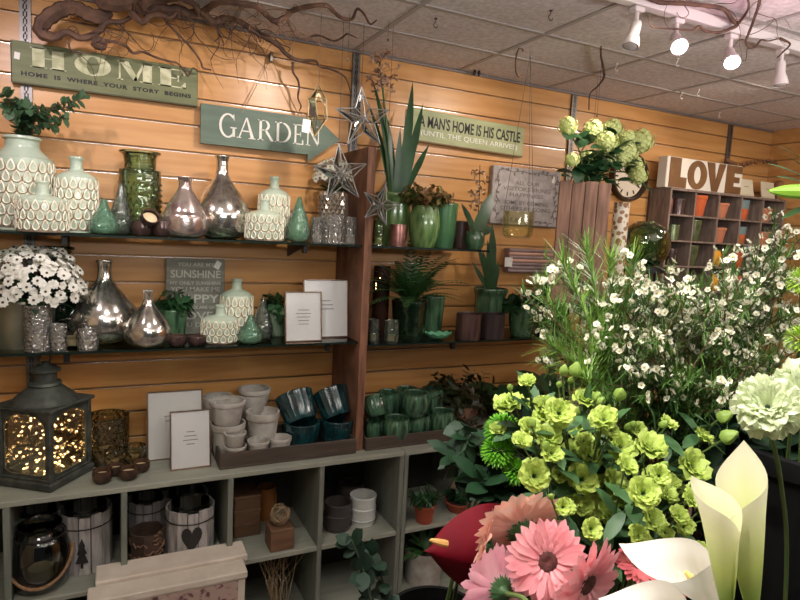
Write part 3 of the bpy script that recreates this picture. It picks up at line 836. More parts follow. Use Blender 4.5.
# ---------------------------------------------------------------- lower left shelf
M_zinc = mat('tarnished_zinc', (150,148,128), .35, .7, rgb2=(112,112,96), scale=7, detail=6)
t, R, H = put('potted_daisy', 'white flowering pot plant in grey zinc pot at left end of lower shelf', 'potted plant', 24, -.15, S2, 56, 301)
hollow(MB(), [(.9,0),(.93,.02),(1,.97),(1.02,1)], R, H, .04, .05, 32).build('pot', M_zinc, t); soil(t, R*.94, H*.9)
fl2 = floret_mesh('daisy_floret', .018, 9, M_petalw, .22, .66)
ctr2 = MB().ball((0,0,.003), .0042, 6, 4, (1,1,.7)).data('dark_floret_centre', mat('dark_green_centre', (62,58,36), .6))
dome(t, (.04,-.03,H*1.26), .15, .16, 98, fl2, RG, centre=ctr2, lo=-.15)
mb = MB(); r = random.Random(77)
for i in range(210):
    u = r.random(); z = 1-u*1.2; a = r.uniform(0,6.3); q = math.sqrt(max(0,1-z*z)); d = V((q*math.cos(a),q*math.sin(a),z)); p = V((.04,-.03,H*1.26))+d*.145*r.uniform(.88,1.03)
    M = TR(p, frame((d+rdir(r,0)*.4).normalized(), rdir(r)))
    for k in range(6):
        b = 2*PI*k/6; e = M.to_3x3() @ V((math.cos(b),math.sin(b),.25)); mb.leaf(p, e, d, .0155, .014, .4, .15, 3)
tag(mb.build('floret_mass', M_petalw, t), kind='stuff')
lv = MB()
for i in range(60):
    a = RG.uniform(0,6.3); q = RG.uniform(.3,1)
    lv.leaf((.06*RG.random(),0,H*(.98+.15*RG.random())), (math.cos(a)+.2,math.sin(a),RG.uniform(.0,.9)), (0,0,1), RG.uniform(.1,.19), .05, .6)
lv.build('leaves', M_leafd, t)
t, R, H = put('dark_green_jar', 'dark green glass flanged jar behind the white flowering plant', 'jar', 58, -.08, S2, 32, 247)
vessel(t, 'flange', R, H, G_dark, 'jar')
votive('silver mosaic tealight glass beside the zinc pot, tall left one', 38, -.25, S2, 25, 306, G_gauze, group='mosaic tealight glasses on lower shelf')
votive('silver mosaic tealight glass under the white flowers, dark middle one', 59, -.265, S2, 15, 325, G_gauze, group='mosaic tealight glasses on lower shelf')
votive('silver mosaic tealight glass below the big silver bottle, front right one', 88, -.265, S2, 20, 330, G_gauze, group='mosaic tealight glasses on lower shelf')
votive('wide clear tealight glass standing behind the mosaic glasses', 73, -.2, S2, 28, 321, G_clear, group='mosaic tealight glasses on lower shelf')
t, R, H = put('glass_decanter', 'small clear glass bottle with stopper in front of big silver vase', 'bottle', 84, -.22, S2, 16, 312)
vessel(t, 'pear', R, H*.8, G_clear, 'bottle'); MB().ball((0,0,H*.88), R*.34, 10, 6).build('stopper', G_clear, t)
vase('large silver teardrop vase on the lower shelf behind the small one', 105, -.125, S2, 58, 260, 'drop', M_merc)
vase('small silver teardrop vase with flared neck on the lower shelf', 148, -.245, S2, 40, 290, 'drop', M_merc)
M_grn = mat('green_streaked_glaze', (92,128,92), .2, rgb2=(34,60,44), scale=20, stretch=(3,3,.5), detail=6, coat=.5, contrast=(.3,.7))
M_grn2 = mat('grey_green_streaked_glaze', (128,148,120), .25, rgb2=(64,86,68), scale=20, stretch=(3,3,.5), coat=.4)
M_grnl = mat('light_green_glaze', (120,150,92), .2, rgb2=(70,104,58), scale=20, stretch=(3,3,.6), coat=.5)
M_teal2 = mat('dark_teal_glaze', (28,70,72), .14, rgb2=(12,32,38), scale=26, stretch=(1,1,.6), detail=5, coat=.7, bump=.15)
M_brn = mat('plum_brown_glaze', (92,66,60), .3, rgb2=(54,40,40), scale=20, stretch=(3,3,.5), coat=.3)
M_ros = mat('rose_mercury_glass', (170,120,110), .25, .5, rgb2=(110,74,70), scale=20)
M_terra = mat('terracotta', (188,98,60), .8, rgb2=(166,84,52), scale=14)
def bush(t, c, r_, n, ll, lw, m, r, up=.5, name='foliage', curve=.5, nl=7, round_=False, squash=1):
    st, lv = MB(), MB()
    for i in range(n):
        d = rdir(r, up); d.z *= squash
        sprig(st, lv, c, d, r_*r.uniform(.6,1), nl, lw, ll, r, curve, .0016, round_)
    st.build('stems', M_stem, t); lv.build(name, m, t)
def potted(label, px, Y, z, w, yt, kind, m, fol=None, name='potted_plant', cat='potted plant', mod=None, group=None):
    t, R, H = put(name, label, cat, px, Y, z, w, yt, group)
    vessel(t, kind, R, H, m, 'pot', .07, .06, 32, mod)
    if fol: soil(t, R*.84, H*.85); fol(t, R, H)
    return t, R, H
rib = lambda a,z: 1+.025*math.cos(18*a)
potted('succulent with dark rosettes in green glazed pot in front of sunshine sign', 173, -.115, S2, 27, 309, 'plain', M_grn,
       lambda t,R,H: bush(t,(0,0,H*.85),.085,14,.04,.024,M_leafd,RG,.45,round_=True), name='potted_succulent')
tealight('smoky tealight bowl on lower shelf, left one beside small silver vase', 177, -.26, S2, 19, 335)
tealight('smoky tealight bowl on lower shelf, right one in front of embossed vase', 197, -.26, S2, 18, 336)
embossed('pale green embossed vase on lower shelf behind the low one', 236, -.1, S2, 31, 279, 'tall', 4, 15)
embossed('low pale green embossed vase on lower shelf in front of the tall one', 220, -.2, S2, 36, 305, 'low', 3, 16)
bottle('aqua glass pear bottle on lower shelf in front of grey green teardrop', 250, -.25, S2, 25, 315, 'pear', G_aqua)
bottle('tall grey green glass teardrop bottle on lower shelf', 262, -.19, S2, 21, 298, 'teardrop', G_pale)
potted('small leafy plant in streaked green pot behind the teardrop bottles', 276, -.09, S2, 26, 307, 'plain', M_grn2,
       lambda t,R,H: bush(t,(0,0,H*.85),.075,18,.028,.018,M_leafd,RG,.45,round_=True))
M_card = mat('white_card', (246,245,242), .6); M_copper = mat('rose_gold_frame', (190,160,140), .25, .9); M_ink = mat('grey_print', (140,138,138), .8)
M_pane = glass('picture_glass', (254,254,254), .8)
def pframe(label, bl, br, tl, Y, z, lines, lean=.14, yaw=0, cardm=None, group='rose gold photo frames'):
    a = at(*bl, Y=Y); b = at(*br, Y=Y); X = (a.x+b.x)/2; w = (b.x-a.x); h = top_z(X, Y, (tl[1]+tl[2])/2)-z
    t = thing('photo_frame', label, 'photo frame', (X, Y, z+.0005), yaw, group); t.rotation_euler = (-lean,0,yaw); hh = h/math.cos(lean)
    for nm, q in (('frame_bottom',(-w/2,w/2,0,.005)),('frame_top',(-w/2,w/2,hh-.005,hh)),('frame_side',(-w/2,-w/2+.005,.005,hh-.005)),('frame_side',(w/2-.005,w/2,.005,hh-.005))):
        MB().bbox(q[0],q[1],-.004,.008,q[2],q[3],.001).build(nm, M_copper, t, True)
    MB().box(-w/2+.005,w/2-.005,.001,.004,.005,hh-.005).build('card', cardm or M_card, t, True)
    MB().box(-w/2+.005,w/2-.005,-.0025,-.0015,.005,hh-.005).build('glass_pane', M_pane, t, True)
    # easel leg reaching the surface behind
    MB().poly([(-.02,.0),(.02,.0),(.015,hh*.7),(-.015,hh*.7)], .008, .011, TR((0,0,.004),)).build('backing', M_dark, t, True)
    leg = MB(); leg.tube([(0,.011,hh*.66),(0,.011+hh*.22,hh*.22*math.tan(lean)+.004)], .003, 5); leg.build('easel_leg', M_dark, t)
    for i, (s_, ww) in enumerate(lines):
        MB().box(-w*ww/2,w*ww/2,.0005,.0009,hh*(.625-.07*i),hh*(.639-.07*i)).build('printed_line', M_ink, t, True)
    return t
pframe('white photo frame standing in front on the lower shelf', (285,342), (322,342), (0,292,293), -.265, S2, [('',.30),('',.4),('',.36),('',.28),('',.26)])
pframe('white photo frame standing behind the front one on the lower shelf', (303,342), (348,341), (0,279,281), -.2, S2, [('',.2),('',.3),('',.34)], .12)
# ---------------------------------------------------------------- upper right shelf
def blade(lv, p, d, n, L, W, bend, seg=8):
    lv.leaf(p, d, n, L, W, bend, .12, seg, lambda t: (.45+.55*math.sin(PI*min(1,t*1.2+.1)) if t < .55 else max(0.02, 1-((t-.55)/.45)**1.6)))
votive('green tinted tealight glass beside the timber board on upper right shelf', 378, -.25, S1, 11, 221, G_green, group='coloured tealight glasses')
votive('rose coloured tealight glass right of the green tinted one', 397, -.25, S1, 16, 225, M_ros, group='coloured tealight glasses')
def amaryllis(t,R,H):
    lv, st = MB(), MB()
    for tipx, tipy, w in ((372,78,.035),(424,82,.04),(434,106,.036),(437,148,.03),(366,100,.03),(389,112,.03),(400,130,.032)):
        a = V((t.location.x+(tipx-392)*.0006, -.12, S1+H*.85)); b = at(tipx, tipy, Y=-.12-.05*RG.random()); d = b-a
        p = a-t.location; L_ = d.length*1.03
        side = V((d.x, 0, 0)); d0 = (d.normalized()+V((-d.x*.9,0,.25*abs(d.x)))).normalized()
        blade(lv, p, d0, V((-d.x*2,-.7,.1)), L_, w, -.0 if abs(d.x) < .03 else .35)
    lv.build('leaves', M_leafd, t)
    top = at(380,62,Y=-.13)-t.location; base = V((-.01,0,H*.8))
    st.tube([base, base.lerp(top,.5)+V((.006,0,0)), top], [.006,.005,.004], 6); st.build('flower_stem', M_leafm, t)
    r = random.Random(5); fl = MB()
    for j in range(5): fl.leaf((0,0,0), rdir(r,.1), rdir(r), .024, .012, .6, .1, 2)
    fl = fl.data('dried_floret', mat('dried_brown_petal', (150,112,86), .7, rgb2=(188,160,136), scale=40)); tw = MB()
    for k in range(34):
        c = top+V((r.gauss(0,.032),r.gauss(0,.02),r.uniform(-.11,.05))); inst(fl, 'dried_floret', t, TR(c, frame(rdir(r,0),rdir(r,0))))
        tw.tube([top+V((0,0,max(-.1,c.z-top.z-.03) if c.z < top.z+.03 else 0)), c], .0007, 4)
    tw.build('floret_stalks', M_brownstem, t)
potted('strap leaved plant with dried brown flower head in green pot beside timber board', 392, -.12, S1, 36, 193, 'urn', M_grnl, amaryllis)
M_redleaf = mat('bronze_leaf', (128,84,54), .5, rgb2=(84,98,46), scale=18, trl=.2)
potted('bushy bronze leaved plant in rounded green glazed pot on upper right shelf', 423, -.22, S1, 31, 206, 'belly', M_grnl,
       lambda t,R,H: bush(t,(0,0,H*.95),.125,60,.030,.016,M_redleaf,RG,.62,nl=10,curve=.2))
potted('tall bright green tapered pot behind the bronze leaved plant', 443, -.14, S1, 26, 203, 'plain', mat('emerald_glaze', (96,148,96), .18, rgb2=(64,112,76), scale=8, coat=.5))
potted('plum brown pot on upper right shelf behind the broad leaved plant', 460, -.14, S1, 20, 221, 'plain', M_brn)
def broadleaf(t,R,H):
    lv = MB()
    for tip, w in (((462,205),.034),((498,195),.06),((484,214),.05),((478,225),.04),((494,232),.045),((470,236),.04)):
        b = at(tip[0],tip[1],Y=-.25); d = b-(t.location+V((0,0,H*.8)))
        blade(lv,(0,0,H*.8),d.normalized()+V((0,0,.25)),(-d.x,-1,.3),d.length*1.05,w,.35)
    lv.build('leaves', M_leafd, t)
    st = MB(); p0 = V((.01,0,H*.8)); tp = at(480,165,Y=-.2)-t.location
    pts = [p0, p0.lerp(tp,.5)+V((.004,0,0)), tp]; st.tube(pts, [.003,.0025,.002], 5); st.build('flower_stem', M_brownstem, t)
    r = random.Random(8); fl = MB()
    for j in range(5): fl.leaf((0,0,0), rdir(r,0), rdir(r), .018, .011, .5, .1, 2)
    fl = fl.data('blossom', mat('dull_cream_petal', (196,168,136), .6, rgb2=(140,104,70), scale=50))
    for k in range(26): inst(fl, 'blossom', t, TR(p0.lerp(tp, r.uniform(.35,1))+V((r.gauss(0,.016),r.gauss(0,.012),0)), frame(rdir(r,0),rdir(r,0))))
potted('broad leaved orchid in small dark green pot at right end of upper shelf', 474, -.25, S1, 20, 231, 'belly', M_grn, broadleaf, name='potted_orchid')

# ---------------------------------------------------------------- lower right shelf
def fern(t, R, H, targets=None, n=36):
    st, lv = MB(), MB(); r = random.Random(21)
    for i in range(n):
        a = r.uniform(0,6.3); out = r.uniform(.35,1)
        d = V((math.cos(a)*out, math.sin(a)*out*.6-.1, r.uniform(.5,1.1))).normalized(); L_ = r.uniform(.19,.30)
        pos = V((0,0,H*.9)); pts = []
        for k in range(16):
            pts.append(pos.copy()); pos = pos+d*(L_/15); d = (d+V((d.x*.02,d.y*.02,-.075))).normalized()
        st.tube(pts, [.0014*(1-.05*k) for k in range(16)], 4)
        for k in range(2,16):
            ax = (pts[k]-pts[k-1]).normalized(); sd = ax.cross(V((0,0,1))).normalized(); l = .042*math.sin(PI*(k/16)**.75)+.006
            for s in (-1,1): lv.leaf(pts[k], sd*s+ax*.45, V((0,0,1))-ax*ax.z, l, .011, .3, .1, 2)
    st.build('stems', M_stem, t); lv.build('fronds', mat('fern_green', (46,92,40), .5, rgb2=(32,70,32), scale=10, trl=.2), t)
potted('fern with arching fronds in dark green glass pot on lower right shelf', 408, -.2, S2R, 37, 300, 'plain', G_dark, fern, name='potted_fern')
potted('green streaked pot standing right behind the fern pot', 431, -.12, S2R, 24, 296, 'plain', M_grn)
votive('grey green tealight glass beside the timber board on lower right shelf', 373, -.25, S2R, 11, 320, G_pale, group='grey green tealight glasses')
votive('grey green tealight glass in front of the fern pot on lower right shelf', 391, -.265, S2R, 15, 321, G_pale, group='grey green tealight glasses')
M_bb = mat('brown_lantern_glass', (58,36,26), .15, rgb2=(40,24,18), scale=12)
t, R, H = put('brown_glass_jar', 'tall dark brown glass jar lit by tiny lights behind the tealight glasses', 'jar', 379, -.13, S2R, 17, 268)
vessel(t, 'cyl', R, H, M_bb, 'jar')
glow = MB().ball((0,0,0), .0022, 6, 4).data('tiny_light', mat('tiny_light', (255,220,170), .5, emit=(255,214,150), es=14))
for q in ((370,284),(375,289),(377,286),(381,278)):
    d = at(q[0],q[1],Y=-.13-R-.002)-t.location; d.y = -math.sqrt(max(1e-6,R*R-min(abs(d.x),R*.9)**2))-.001; inst(glow,'tiny_light',t,TR((max(-R*.9,min(R*.9,d.x)),d.y,d.z)))
# leaf dish
t, R, H = put('leaf_dish', 'small pale green leaf shaped dish with scalloped edge below the fern', 'dish', 438, -.24, S2R, 30, 330)
mb = MB(); vs = []
def dish(u, v):
    a = 2*PI*v; q = u; sc_ = 1+.06*math.cos(11*a)*u
    return (R*q*math.cos(a)*sc_, R*.7*q*math.sin(a)*sc_, .003+.022*q**3+.004*math.cos(11*a)*q**2+.006*(math.cos(a)*q)**2)
mb.grid(dish, 8, 44); mb.build('dish', mat('mint_glaze', (122,190,150), .25, rgb2=(96,164,126), scale=20), t)
def sansev(t,R,H):
    lv = MB()
    for tip, w in (((477,236),.03),((494,222),.05),((484,250),.035),((499,262),.04),((489,240),.04),((473,262),.03)):
        b = at(tip[0],tip[1],Y=-.13); d = b-(t.location+V((0,0,H*.85)))
        blade(lv,(0,0,H*.85),d.normalized(),(-d.x,-1,.2),d.length,w,.1)
    lv.build('leaves', M_leafd, t)
potted('tall striped green pot of upright leaves on lower right shelf', 488, -.12, S2R, 33, 288, 'urn', M_grn, sansev, mod=rib)
potted('plum brown ribbed pot on lower right shelf, left one of the pair', 467.5, -.25, S2R, 25, 314, 'cyl', M_brn, mod=rib)
potted('plum brown ribbed pot on lower right shelf, right darker one of the pair', 491.5, -.25, S2R, 24, 314, 'cyl', mat('dark_plum_glaze', (70,58,58), .3, rgb2=(48,42,44), scale=7, stretch=(5,5,1)), mod=rib)
potted('green ribbed urn with glossy leaved plant at right of the plum pots', 521, -.22, S2R, 29, 305, 'urn', M_grn, lambda t,R,H: bush(t,(0,0,H*.85),.1,20,.05,.03,M_leafd,RG,.5,nl=6), mod=rib)
t, R, H = put('two_handled_jug', 'big dark green two handled glass jug behind the waxflowers', 'jug', 551, -.13, S2R, 36, 277)
vessel(t, 'flange', R*.92, H, G_dark, 'jug')
for s in (-1,1):
    p = [(s*R*.72,0,H*.93),(s*R*1.02,0,H*.93),(s*R*1.12,0,H*.84),(s*R*.95,0,H*.7)]
    MB().tube([V(q) for q in smooth_path(p,4)], .007, 8).build('handle', G_dark, t)

# ---------------------------------------------------------------- worktop goods
M_lant = mat('weathered_charcoal_metal', (62,64,60), .6, .5, rgb2=(88,92,84), scale=30, bump=.2)
t = thing('lantern', 'big charcoal metal lantern with string lights on the worktop', 'lantern', (-.196,-.222,CT+.0005), math.radians(54))
s = .1025
MB().bbox(-s,s,-s,s,0,.028,.006).bbox(-s*.93,s*.93,-s*.93,s*.93,.028,.036,.003).build('base', M_lant, t, True)
b = s*.86; zt = .255
for sx in (-1,1):
    for sy in (-1,1): MB().bbox(sx*b-.008,sx*b+.008,sy*b-.008,sy*b+.008,.036,zt,.002).build('corner_post', M_lant, t, True)
pn = MB()
def arch(n=14):
    w = b-.008; zz0, zz1 = .036, zt; pts = []
    for k in range(n+1):
        a = PI*k/n; x = -math.cos(a)*(w-.006); z = zt-.062+math.sin(a)**.7*.05
        pts.append((x,z))
    return w, pts
w_, ap = arch()
for k in range(4):
    M = Matrix.Rotation(k*PI/2,4,'Z') @ TR((0,-b,0))
    mb = MB()
    for i in range(len(ap)-1):
        (x0,z0),(x1,z1) = ap[i],ap[i+1]; mb.poly([(x0,z0),(x1,z1),(x1,zt),(x0,zt)],-.003,.003,M)
    mb.box(-w_,ap[0][0],-.003,.003,.036,zt,M); mb.box(ap[-1][0],w_,-.003,.003,.036,zt,M)
    mb.box(-w_,w_,-.003,.003,.036,.046,M)
    for sx in (-1,1):
        for i in range(4):
            a0 = PI/2*i/4; a1 = PI/2*(i+1)/4; q = .03
            mb.poly([(sx*(w_-q+q*math.sin(a0)) if 0 else sx*(w_), .046),(sx*(w_-q*(1-math.sin(a1))), .046+q*(1-math.cos(a1))) ,(sx*(w_-q*(1-math.sin(a0))), .046+q*(1-math.cos(a0)))][::sx],-.003,.003,M)
    mb.build('arched_frame', M_lant, t, True)
    MB().box(-w_,w_,.0035,.005,.046,zt-.004,M).build('glass_pane', glass('lantern_glass',(250,250,244),.7), t, True)
e = s*1.02
MB().bbox(-e,e,-e,e,zt,zt+.012,.003).lathe([(.098,zt+.012),(.084,zt+.028),(.060,zt+.05),(.045,zt+.062)],32,None,lambda a,z: 1+.04*abs(math.cos(12*a))).lathe([(.045,zt+.062),(.05,zt+.066),(.046,zt+.074),(.034,zt+.078),(.034,zt+.105),(.046,zt+.11),(.046,zt+.116),(.02,zt+.13),(.012,zt+.14),(.001,zt+.142)],24).build('roof', M_lant, t)
MB().tube([V((.024*math.cos(a),0,zt+.15+.022*math.sin(a))) for a in [2*PI*k/16 for k in range(16)]],.003,6,closed=True).build('carry_ring', M_lant, t)
price_tag(t, (.045,-e-.004,zt+.052), .03, .045, .2).rotation_euler = (-.35,0,.3)
f = thing('fairy_lights', 'string of warm fairy lights piled inside the charcoal lantern', 'string lights', t.location+V((0,0,.0365)), math.radians(54))
r = random.Random(4); pts = []
for k in range(98):
    u = r.random(); z = .006+.185*u**1.9
    q = .076*(1-.15*u); pts.append(V((r.uniform(-q,q), r.uniform(-q,q), z)))
pts.sort(key=lambda p: p.z+.05*math.sin(9*p.x)); 
MB().tube([V(p) for p in smooth_path([tuple(p) for p in pts],3)], .0005, 4).build('wire', M_copper, f)
bm = MB().ball((0,0,0), .0026, 6, 4).data('bulb', mat('warm_fairy_bulb', (255,225,180), .5, emit=(255,205,140), es=26))
for p in pts: inst(bm, 'bulb', f, TR(p))

t, R, H = put('hurricane_glass', 'wide gold flecked glass candle cylinder beside the lantern', 'candle holder', 107, -.12, CT, 41, 416)
vessel(t, 'cyl', R, H, G_amber, 'glass', .04, .05, 36); MB().lathe([(.001,H*.06),(R*.8,H*.06),(R*.8,H*.2),(.001,H*.21)],20).build('candle', M_wax, t)
votive('short gold flecked tealight glass in front of wide gold cylinder', 115, at(115,468.5,Z=CT).y, CT, 19, 449, G_amber, group='gold flecked tealight glasses')
votive('gold flecked tealight glass between the wide gold cylinder and the frames', 134, at(134,463,Z=CT).y, CT, 22, 446, G_amber, group='gold flecked tealight glasses')
M_bz = mat('bronze_tealight_glass', (108,86,72), .2, .6, rgb2=(70,52,46), scale=22)
for px, Y, w, yt, l in ((102.5,at(102,482.5,Z=CT).y,19,469.5,'front left'),(116,at(116,475,Z=CT).y,16,464.5,'back left'),(128.5,at(128,479,Z=CT).y,19,467.5,'front right'),(141,at(141,471.5,Z=CT).y,17,461,'back right')):
    tealight(f'bronze tealight bowl on worktop, {l} of the group of four', px, Y, CT+.0005, w, yt, M_bz, group='bronze tealight bowls on the worktop')
M_cardg = mat('grey_white_card', (232,232,226), .6)
pframe('large rose gold photo frame standing behind the small one on worktop', (147,463), (203,457), (0,394,393), at(172,459,Z=CT).y, CT, [('',.4),('',.34)], .16, .0, M_cardg, 'rose gold photo frames on the worktop')
pframe('small rose gold photo frame in front of large one on worktop', (170,472), (211,467), (0,415,411), at(190,469,Z=CT).y, CT, [('',.2),('',.3),('',.36),('',.2)], .16, .0, M_card, 'rose gold photo frames on the worktop')

M_tray = mat('dark_brown_tray_wood', (78,66,56), .65, rgb2=(62,52,44), scale=7, stretch=(1,8,8))
def tray(x0,x1,y0,y1,h,label):
    t = thing('wooden_tray', label, 'tray', ((x0+x1)/2,(y0+y1)/2,CT+.0005)); hx, hy = (x1-x0)/2,(y1-y0)/2
    MB().bbox(-hx,hx,-hy,hy,0,.008,.002).build('bottom', M_tray, t, True)
    for q, n in (((-hx,hx,-hy,-hy+.009),'long_side'),((-hx,hx,hy-.009,hy),'long_side'),((-hx,-hx+.009,-hy+.0092,hy-.0092),'short_side'),((hx-.009,hx,-hy+.0092,hy-.0092),'short_side')):
        MB().bbox(*q,.0082,h,.002).build(n, M_tray, t, True)
tray(.345,.868,-.345,-.085,.06,'long dark wooden tray of concrete and teal pots')
tray(.912,1.43,-.335,-.07,.052,'dark wooden tray of green ribbed pots right of the timber board')
TZ = CT+.0092
M_conc = mat('whitewashed_terracotta', (184,180,172), .85, rgb2=(148,140,130), scale=16, detail=6, bump=.15)
def cpot(label, px, Y, w, yt, z=TZ, tilt=None):
    t, R, H = put('concrete_pot', label, 'plant pot', px, Y, z, w, yt, 'whitewashed clay pots in the tray')
    vessel(t, 'pot', R*.97, H, M_conc, 'pot', .09, .08, 32)
    return t, R, H
cpot('whitewashed pot at back left of the tray, behind the stacked pair', 217, -.125, 31, 396)
t_, R_1, H_1 = cpot('whitewashed pot under another at left front of the tray', 227, -.225, 35, 422)
cpot('whitewashed pot stacked on top of another at left of the tray', 227, -.225, 36, 400, z=TZ+H_1*1.005+.0005)
a_, b_, c_ = cpot('whitewashed pot hidden under the back right one in the tray', 254, -.125, 31, 412)
cpot('whitewashed pot stacked at back beside the teal pots', 254, -.125, 32, 388, z=TZ+c_*1.005+.0005)
cpot('largest single whitewashed pot standing in front of the back stack', 262, -.22, 33, 411)
a_, b_, c_ = cpot('tiny whitewashed pot at front left corner of tray under another', 235, -.305, 22, 445)
cpot('tiny whitewashed pot stacked on top at front left corner of tray', 235, -.305, 22, 432, z=TZ+c_*1.005+.0005)
cpot('tiny whitewashed pot in the front row, middle of three', 258, -.30, 22, 440)
cpot('tiny whitewashed pot in the front row, right of three', 279.5, -.295, 23, 437)
def tpot(label, px, Y, w, yt, tilt=False, m=M_teal2, z=TZ, kind='plain', lab='teal glazed pots in the tray', mod=rib, nm='glazed_pot'):
    t, R, H = put(nm, label, 'plant pot', px, Y, z, w, yt, lab)
    vessel(t, kind, R, H, m, 'pot', .08, .08, 36, mod); return t, R, H
a1, r1, h1 = tpot('dark teal ribbed pot upright in the tray, left one', 301, -.235, 37, 421)
a2, r2, h2 = tpot('dark teal ribbed pot upright in the tray, right one beside the timber board', 337, -.235, 35, 418)
def tilted(label, a, r, h, ang, m=M_teal2, lab='teal glazed pots in the tray', k=1.0, H=None, kind='plain', nm='glazed_pot', yaw=0, dz=0, dx=0):
    """a pot lying tipped over on the rim of the pot below, mouth away from the viewer"""
    t = thing(nm, label, 'plant pot', a.location+V((dx,.0,h*.80+dz)), 0, lab); H = H or h
    vessel(t, kind, r*k, H, m, 'pot', .08, .08, 36, rib)
    t.rotation_euler = (ang, 0, yaw); return t
tilted('speckled teal pot tipped on top of the left upright teal pot', a1, r1, h1, -.62, H=.115, k=1.02, dz=.02, yaw=.3)
tilted('speckled teal pot tipped on top of the right upright teal pot', a2, r2, h2, -.62, H=.115, k=1.02, dz=.025, yaw=.3)
M_rg = mat('green_ribbed_glaze', (84,124,94), .2, rgb2=(28,50,38), scale=22, stretch=(3,3,.5), detail=6, coat=.5, contrast=(.3,.68))
GL = 'green ribbed pots in the tray'
for px, Y, w, yt, l in ((374,-.24,20,420,'at far left of the right tray under another'),(396,-.285,27,417,'front row, second from left in the right tray'),(418,-.25,24,414,'under the topmost green pot in the right tray'),(441,-.27,25,410,'front row at right end of the right tray')):
    q = tpot('green ribbed pot '+l, px, Y, w, yt, m=M_rg, kind='belly', lab=GL)
    if px == 374: g1 = q
    if px == 418: g2 = q
ru, rh_ = g2[1], g2[2]
for px, Y, z, w, yt, l in ((415,-.265,g2[2]+.001,27,392,'topmost at front of the right tray'),(431,-.15,.055,24,388,'stacked at back right of the right tray'),(388,-.15,.055,24,391,'stacked dark at back of the right tray'),(406,-.12,.055,24,388,'stacked at back centre of the right tray')):
    if z > .054 and z < .0555:
        u = tpot('lower green ribbed pot under the one '+l, px, Y, w, yt+27, m=M_rg, kind='belly', lab=GL); z = u[2]+.0008
    tpot('green ribbed pot '+l, px, Y, w, yt, m=M_rg, z=TZ+z, kind='belly', lab=GL)
tilted('shiny green ribbed pot tipped over beside the timber board', g1[0], g1[1], g1[2], -.5, M_rg, GL, 1.15, .09, 'belly', dz=.03, yaw=.2, dx=.012)
M_pinkpot = mat('pinkish_clay', (142,104,84), .7, rgb2=(110,78,62), scale=15)
def darkbush(t,R,H):
    bush(t,(0,0,H*.9),.19,46,.045,.02,mat('dark_bronze_leaf',(58,48,32),.45,rgb2=(40,56,28),scale=16,trl=.15),RG,.35,nl=9)
    lv = MB()
    for d in ((-1,-.2,.9),(-.8,-.3,.5),(.9,-.2,.7)): blade(lv,(0,0,H*.9),V(d),V((-d[0],-.4,.6)),.2,.03,1.2)
    lv.build('arching_leaves', M_leafd, t)
potted('dark bronze leaved plant in clay pot at right end of the tray', 459, -.15, TZ, 38, 403, 'plain', M_pinkpot, darkbush)
def hosta(t,R,H):
    lv = MB(); r = random.Random(2)
    for k in range(16):
        a = r.uniform(0,6.3); lv.leaf((0,0,H*.9),(math.cos(a),math.sin(a)*.8,r.uniform(.2,1)),(0,-.3,1),r.uniform(.13,.22),.1,1.0,.12,5)
    lv.build('leaves', M_leafd, t)
potted('dark leafy plant in black pot on worktop behind the lisianthus', 505, -.17, CT+.0005, 40, 405, 'plain', mat('black_pot',(32,34,32),.4), hosta)
potted('dark green potted plant on worktop below the two handled jug', 548, -.2, CT+.0005, 44, 392, 'plain', mat('black_pot',(32,34,32),.4), hosta)

# ---------------------------------------------------------------- in the cubbies
MF = MID+.0005
M_slat = mat('whitewashed_slats', (186,180,176), .75, rgb2=(140,134,132), scale=10, stretch=(6,6,1))
M_rope = mat('jute_rope', (150,116,84), .85, rgb2=(120,90,62), scale=120)
def slat_lantern(label, px, Y, w, yt, shape=None, z=MF, sq=False):
    t, R, H = put('wooden_candle_lantern', label, 'candle lantern', px, Y, z, w, yt, 'whitewashed wooden candle lanterns in the cubbies')
    n = 14; mb = MB(); zb = H*.93
    for k in range(n):
        a0 = 2*PI*k/n+.02; a1 = 2*PI*(k+1)/n-.02; vs = []
        zt_ = zb*(1+.02*math.sin(k*2.4))
        for zz in (0.004, zt_):
            for rr in (R, R-.006):
                for a in (a0,a1): vs.append((rr*math.cos(a), rr*math.sin(a), zz))
        mb.add(vs, [(0,1,5,4),(3,2,6,7),(2,0,4,6),(1,3,7,5),(4,5,7,6),(1,0,2,3)])
    mb.lathe([(.001,0),(R*.97,0),(R*.97,.004),(.001,.004)],28)
    mb.build('slats', M_slat, t, True)
    hollow(MB(), [(.98,0),(1,.02),(1,.9),(.96,.95),(.98,1)], R*.8, H-.006, .05, .03, 32, M=TR((0,0,.0055))).build('glass_cylinder', G_clear, t)
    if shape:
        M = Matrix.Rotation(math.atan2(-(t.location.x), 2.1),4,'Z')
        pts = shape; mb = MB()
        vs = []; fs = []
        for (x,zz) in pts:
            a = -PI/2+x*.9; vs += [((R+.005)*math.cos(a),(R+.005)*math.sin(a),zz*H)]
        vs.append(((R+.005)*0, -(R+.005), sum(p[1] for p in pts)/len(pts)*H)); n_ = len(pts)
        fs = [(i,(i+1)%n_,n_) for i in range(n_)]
        M = Matrix.Rotation(-.1+.35*0,4,'Z'); mb.add(vs, fs, M); mb.build('cut_out_dark_sheet', mat('cut_out_shade',(38,36,34),.9), t, True)  # dark sheet over the slats, painted shade in place of an opening
    mb = MB()
    mb.tube([V((R*1.02*math.cos(a),R*1.02*math.sin(a),H*(.74))) for a in [PI*2*k/20 for k in range(20)]],.002,5,closed=True); mb.build('wire_band', M_dark, t)
    return t
tree = [(0,.62),(.13,.50),(.07,.50),(.2,.37),(.1,.37),(.26,.22),(.05,.22),(.05,.14),(-.05,.14),(-.05,.22),(-.26,.22),(-.1,.37),(-.2,.37),(-.07,.50),(-.13,.50)]
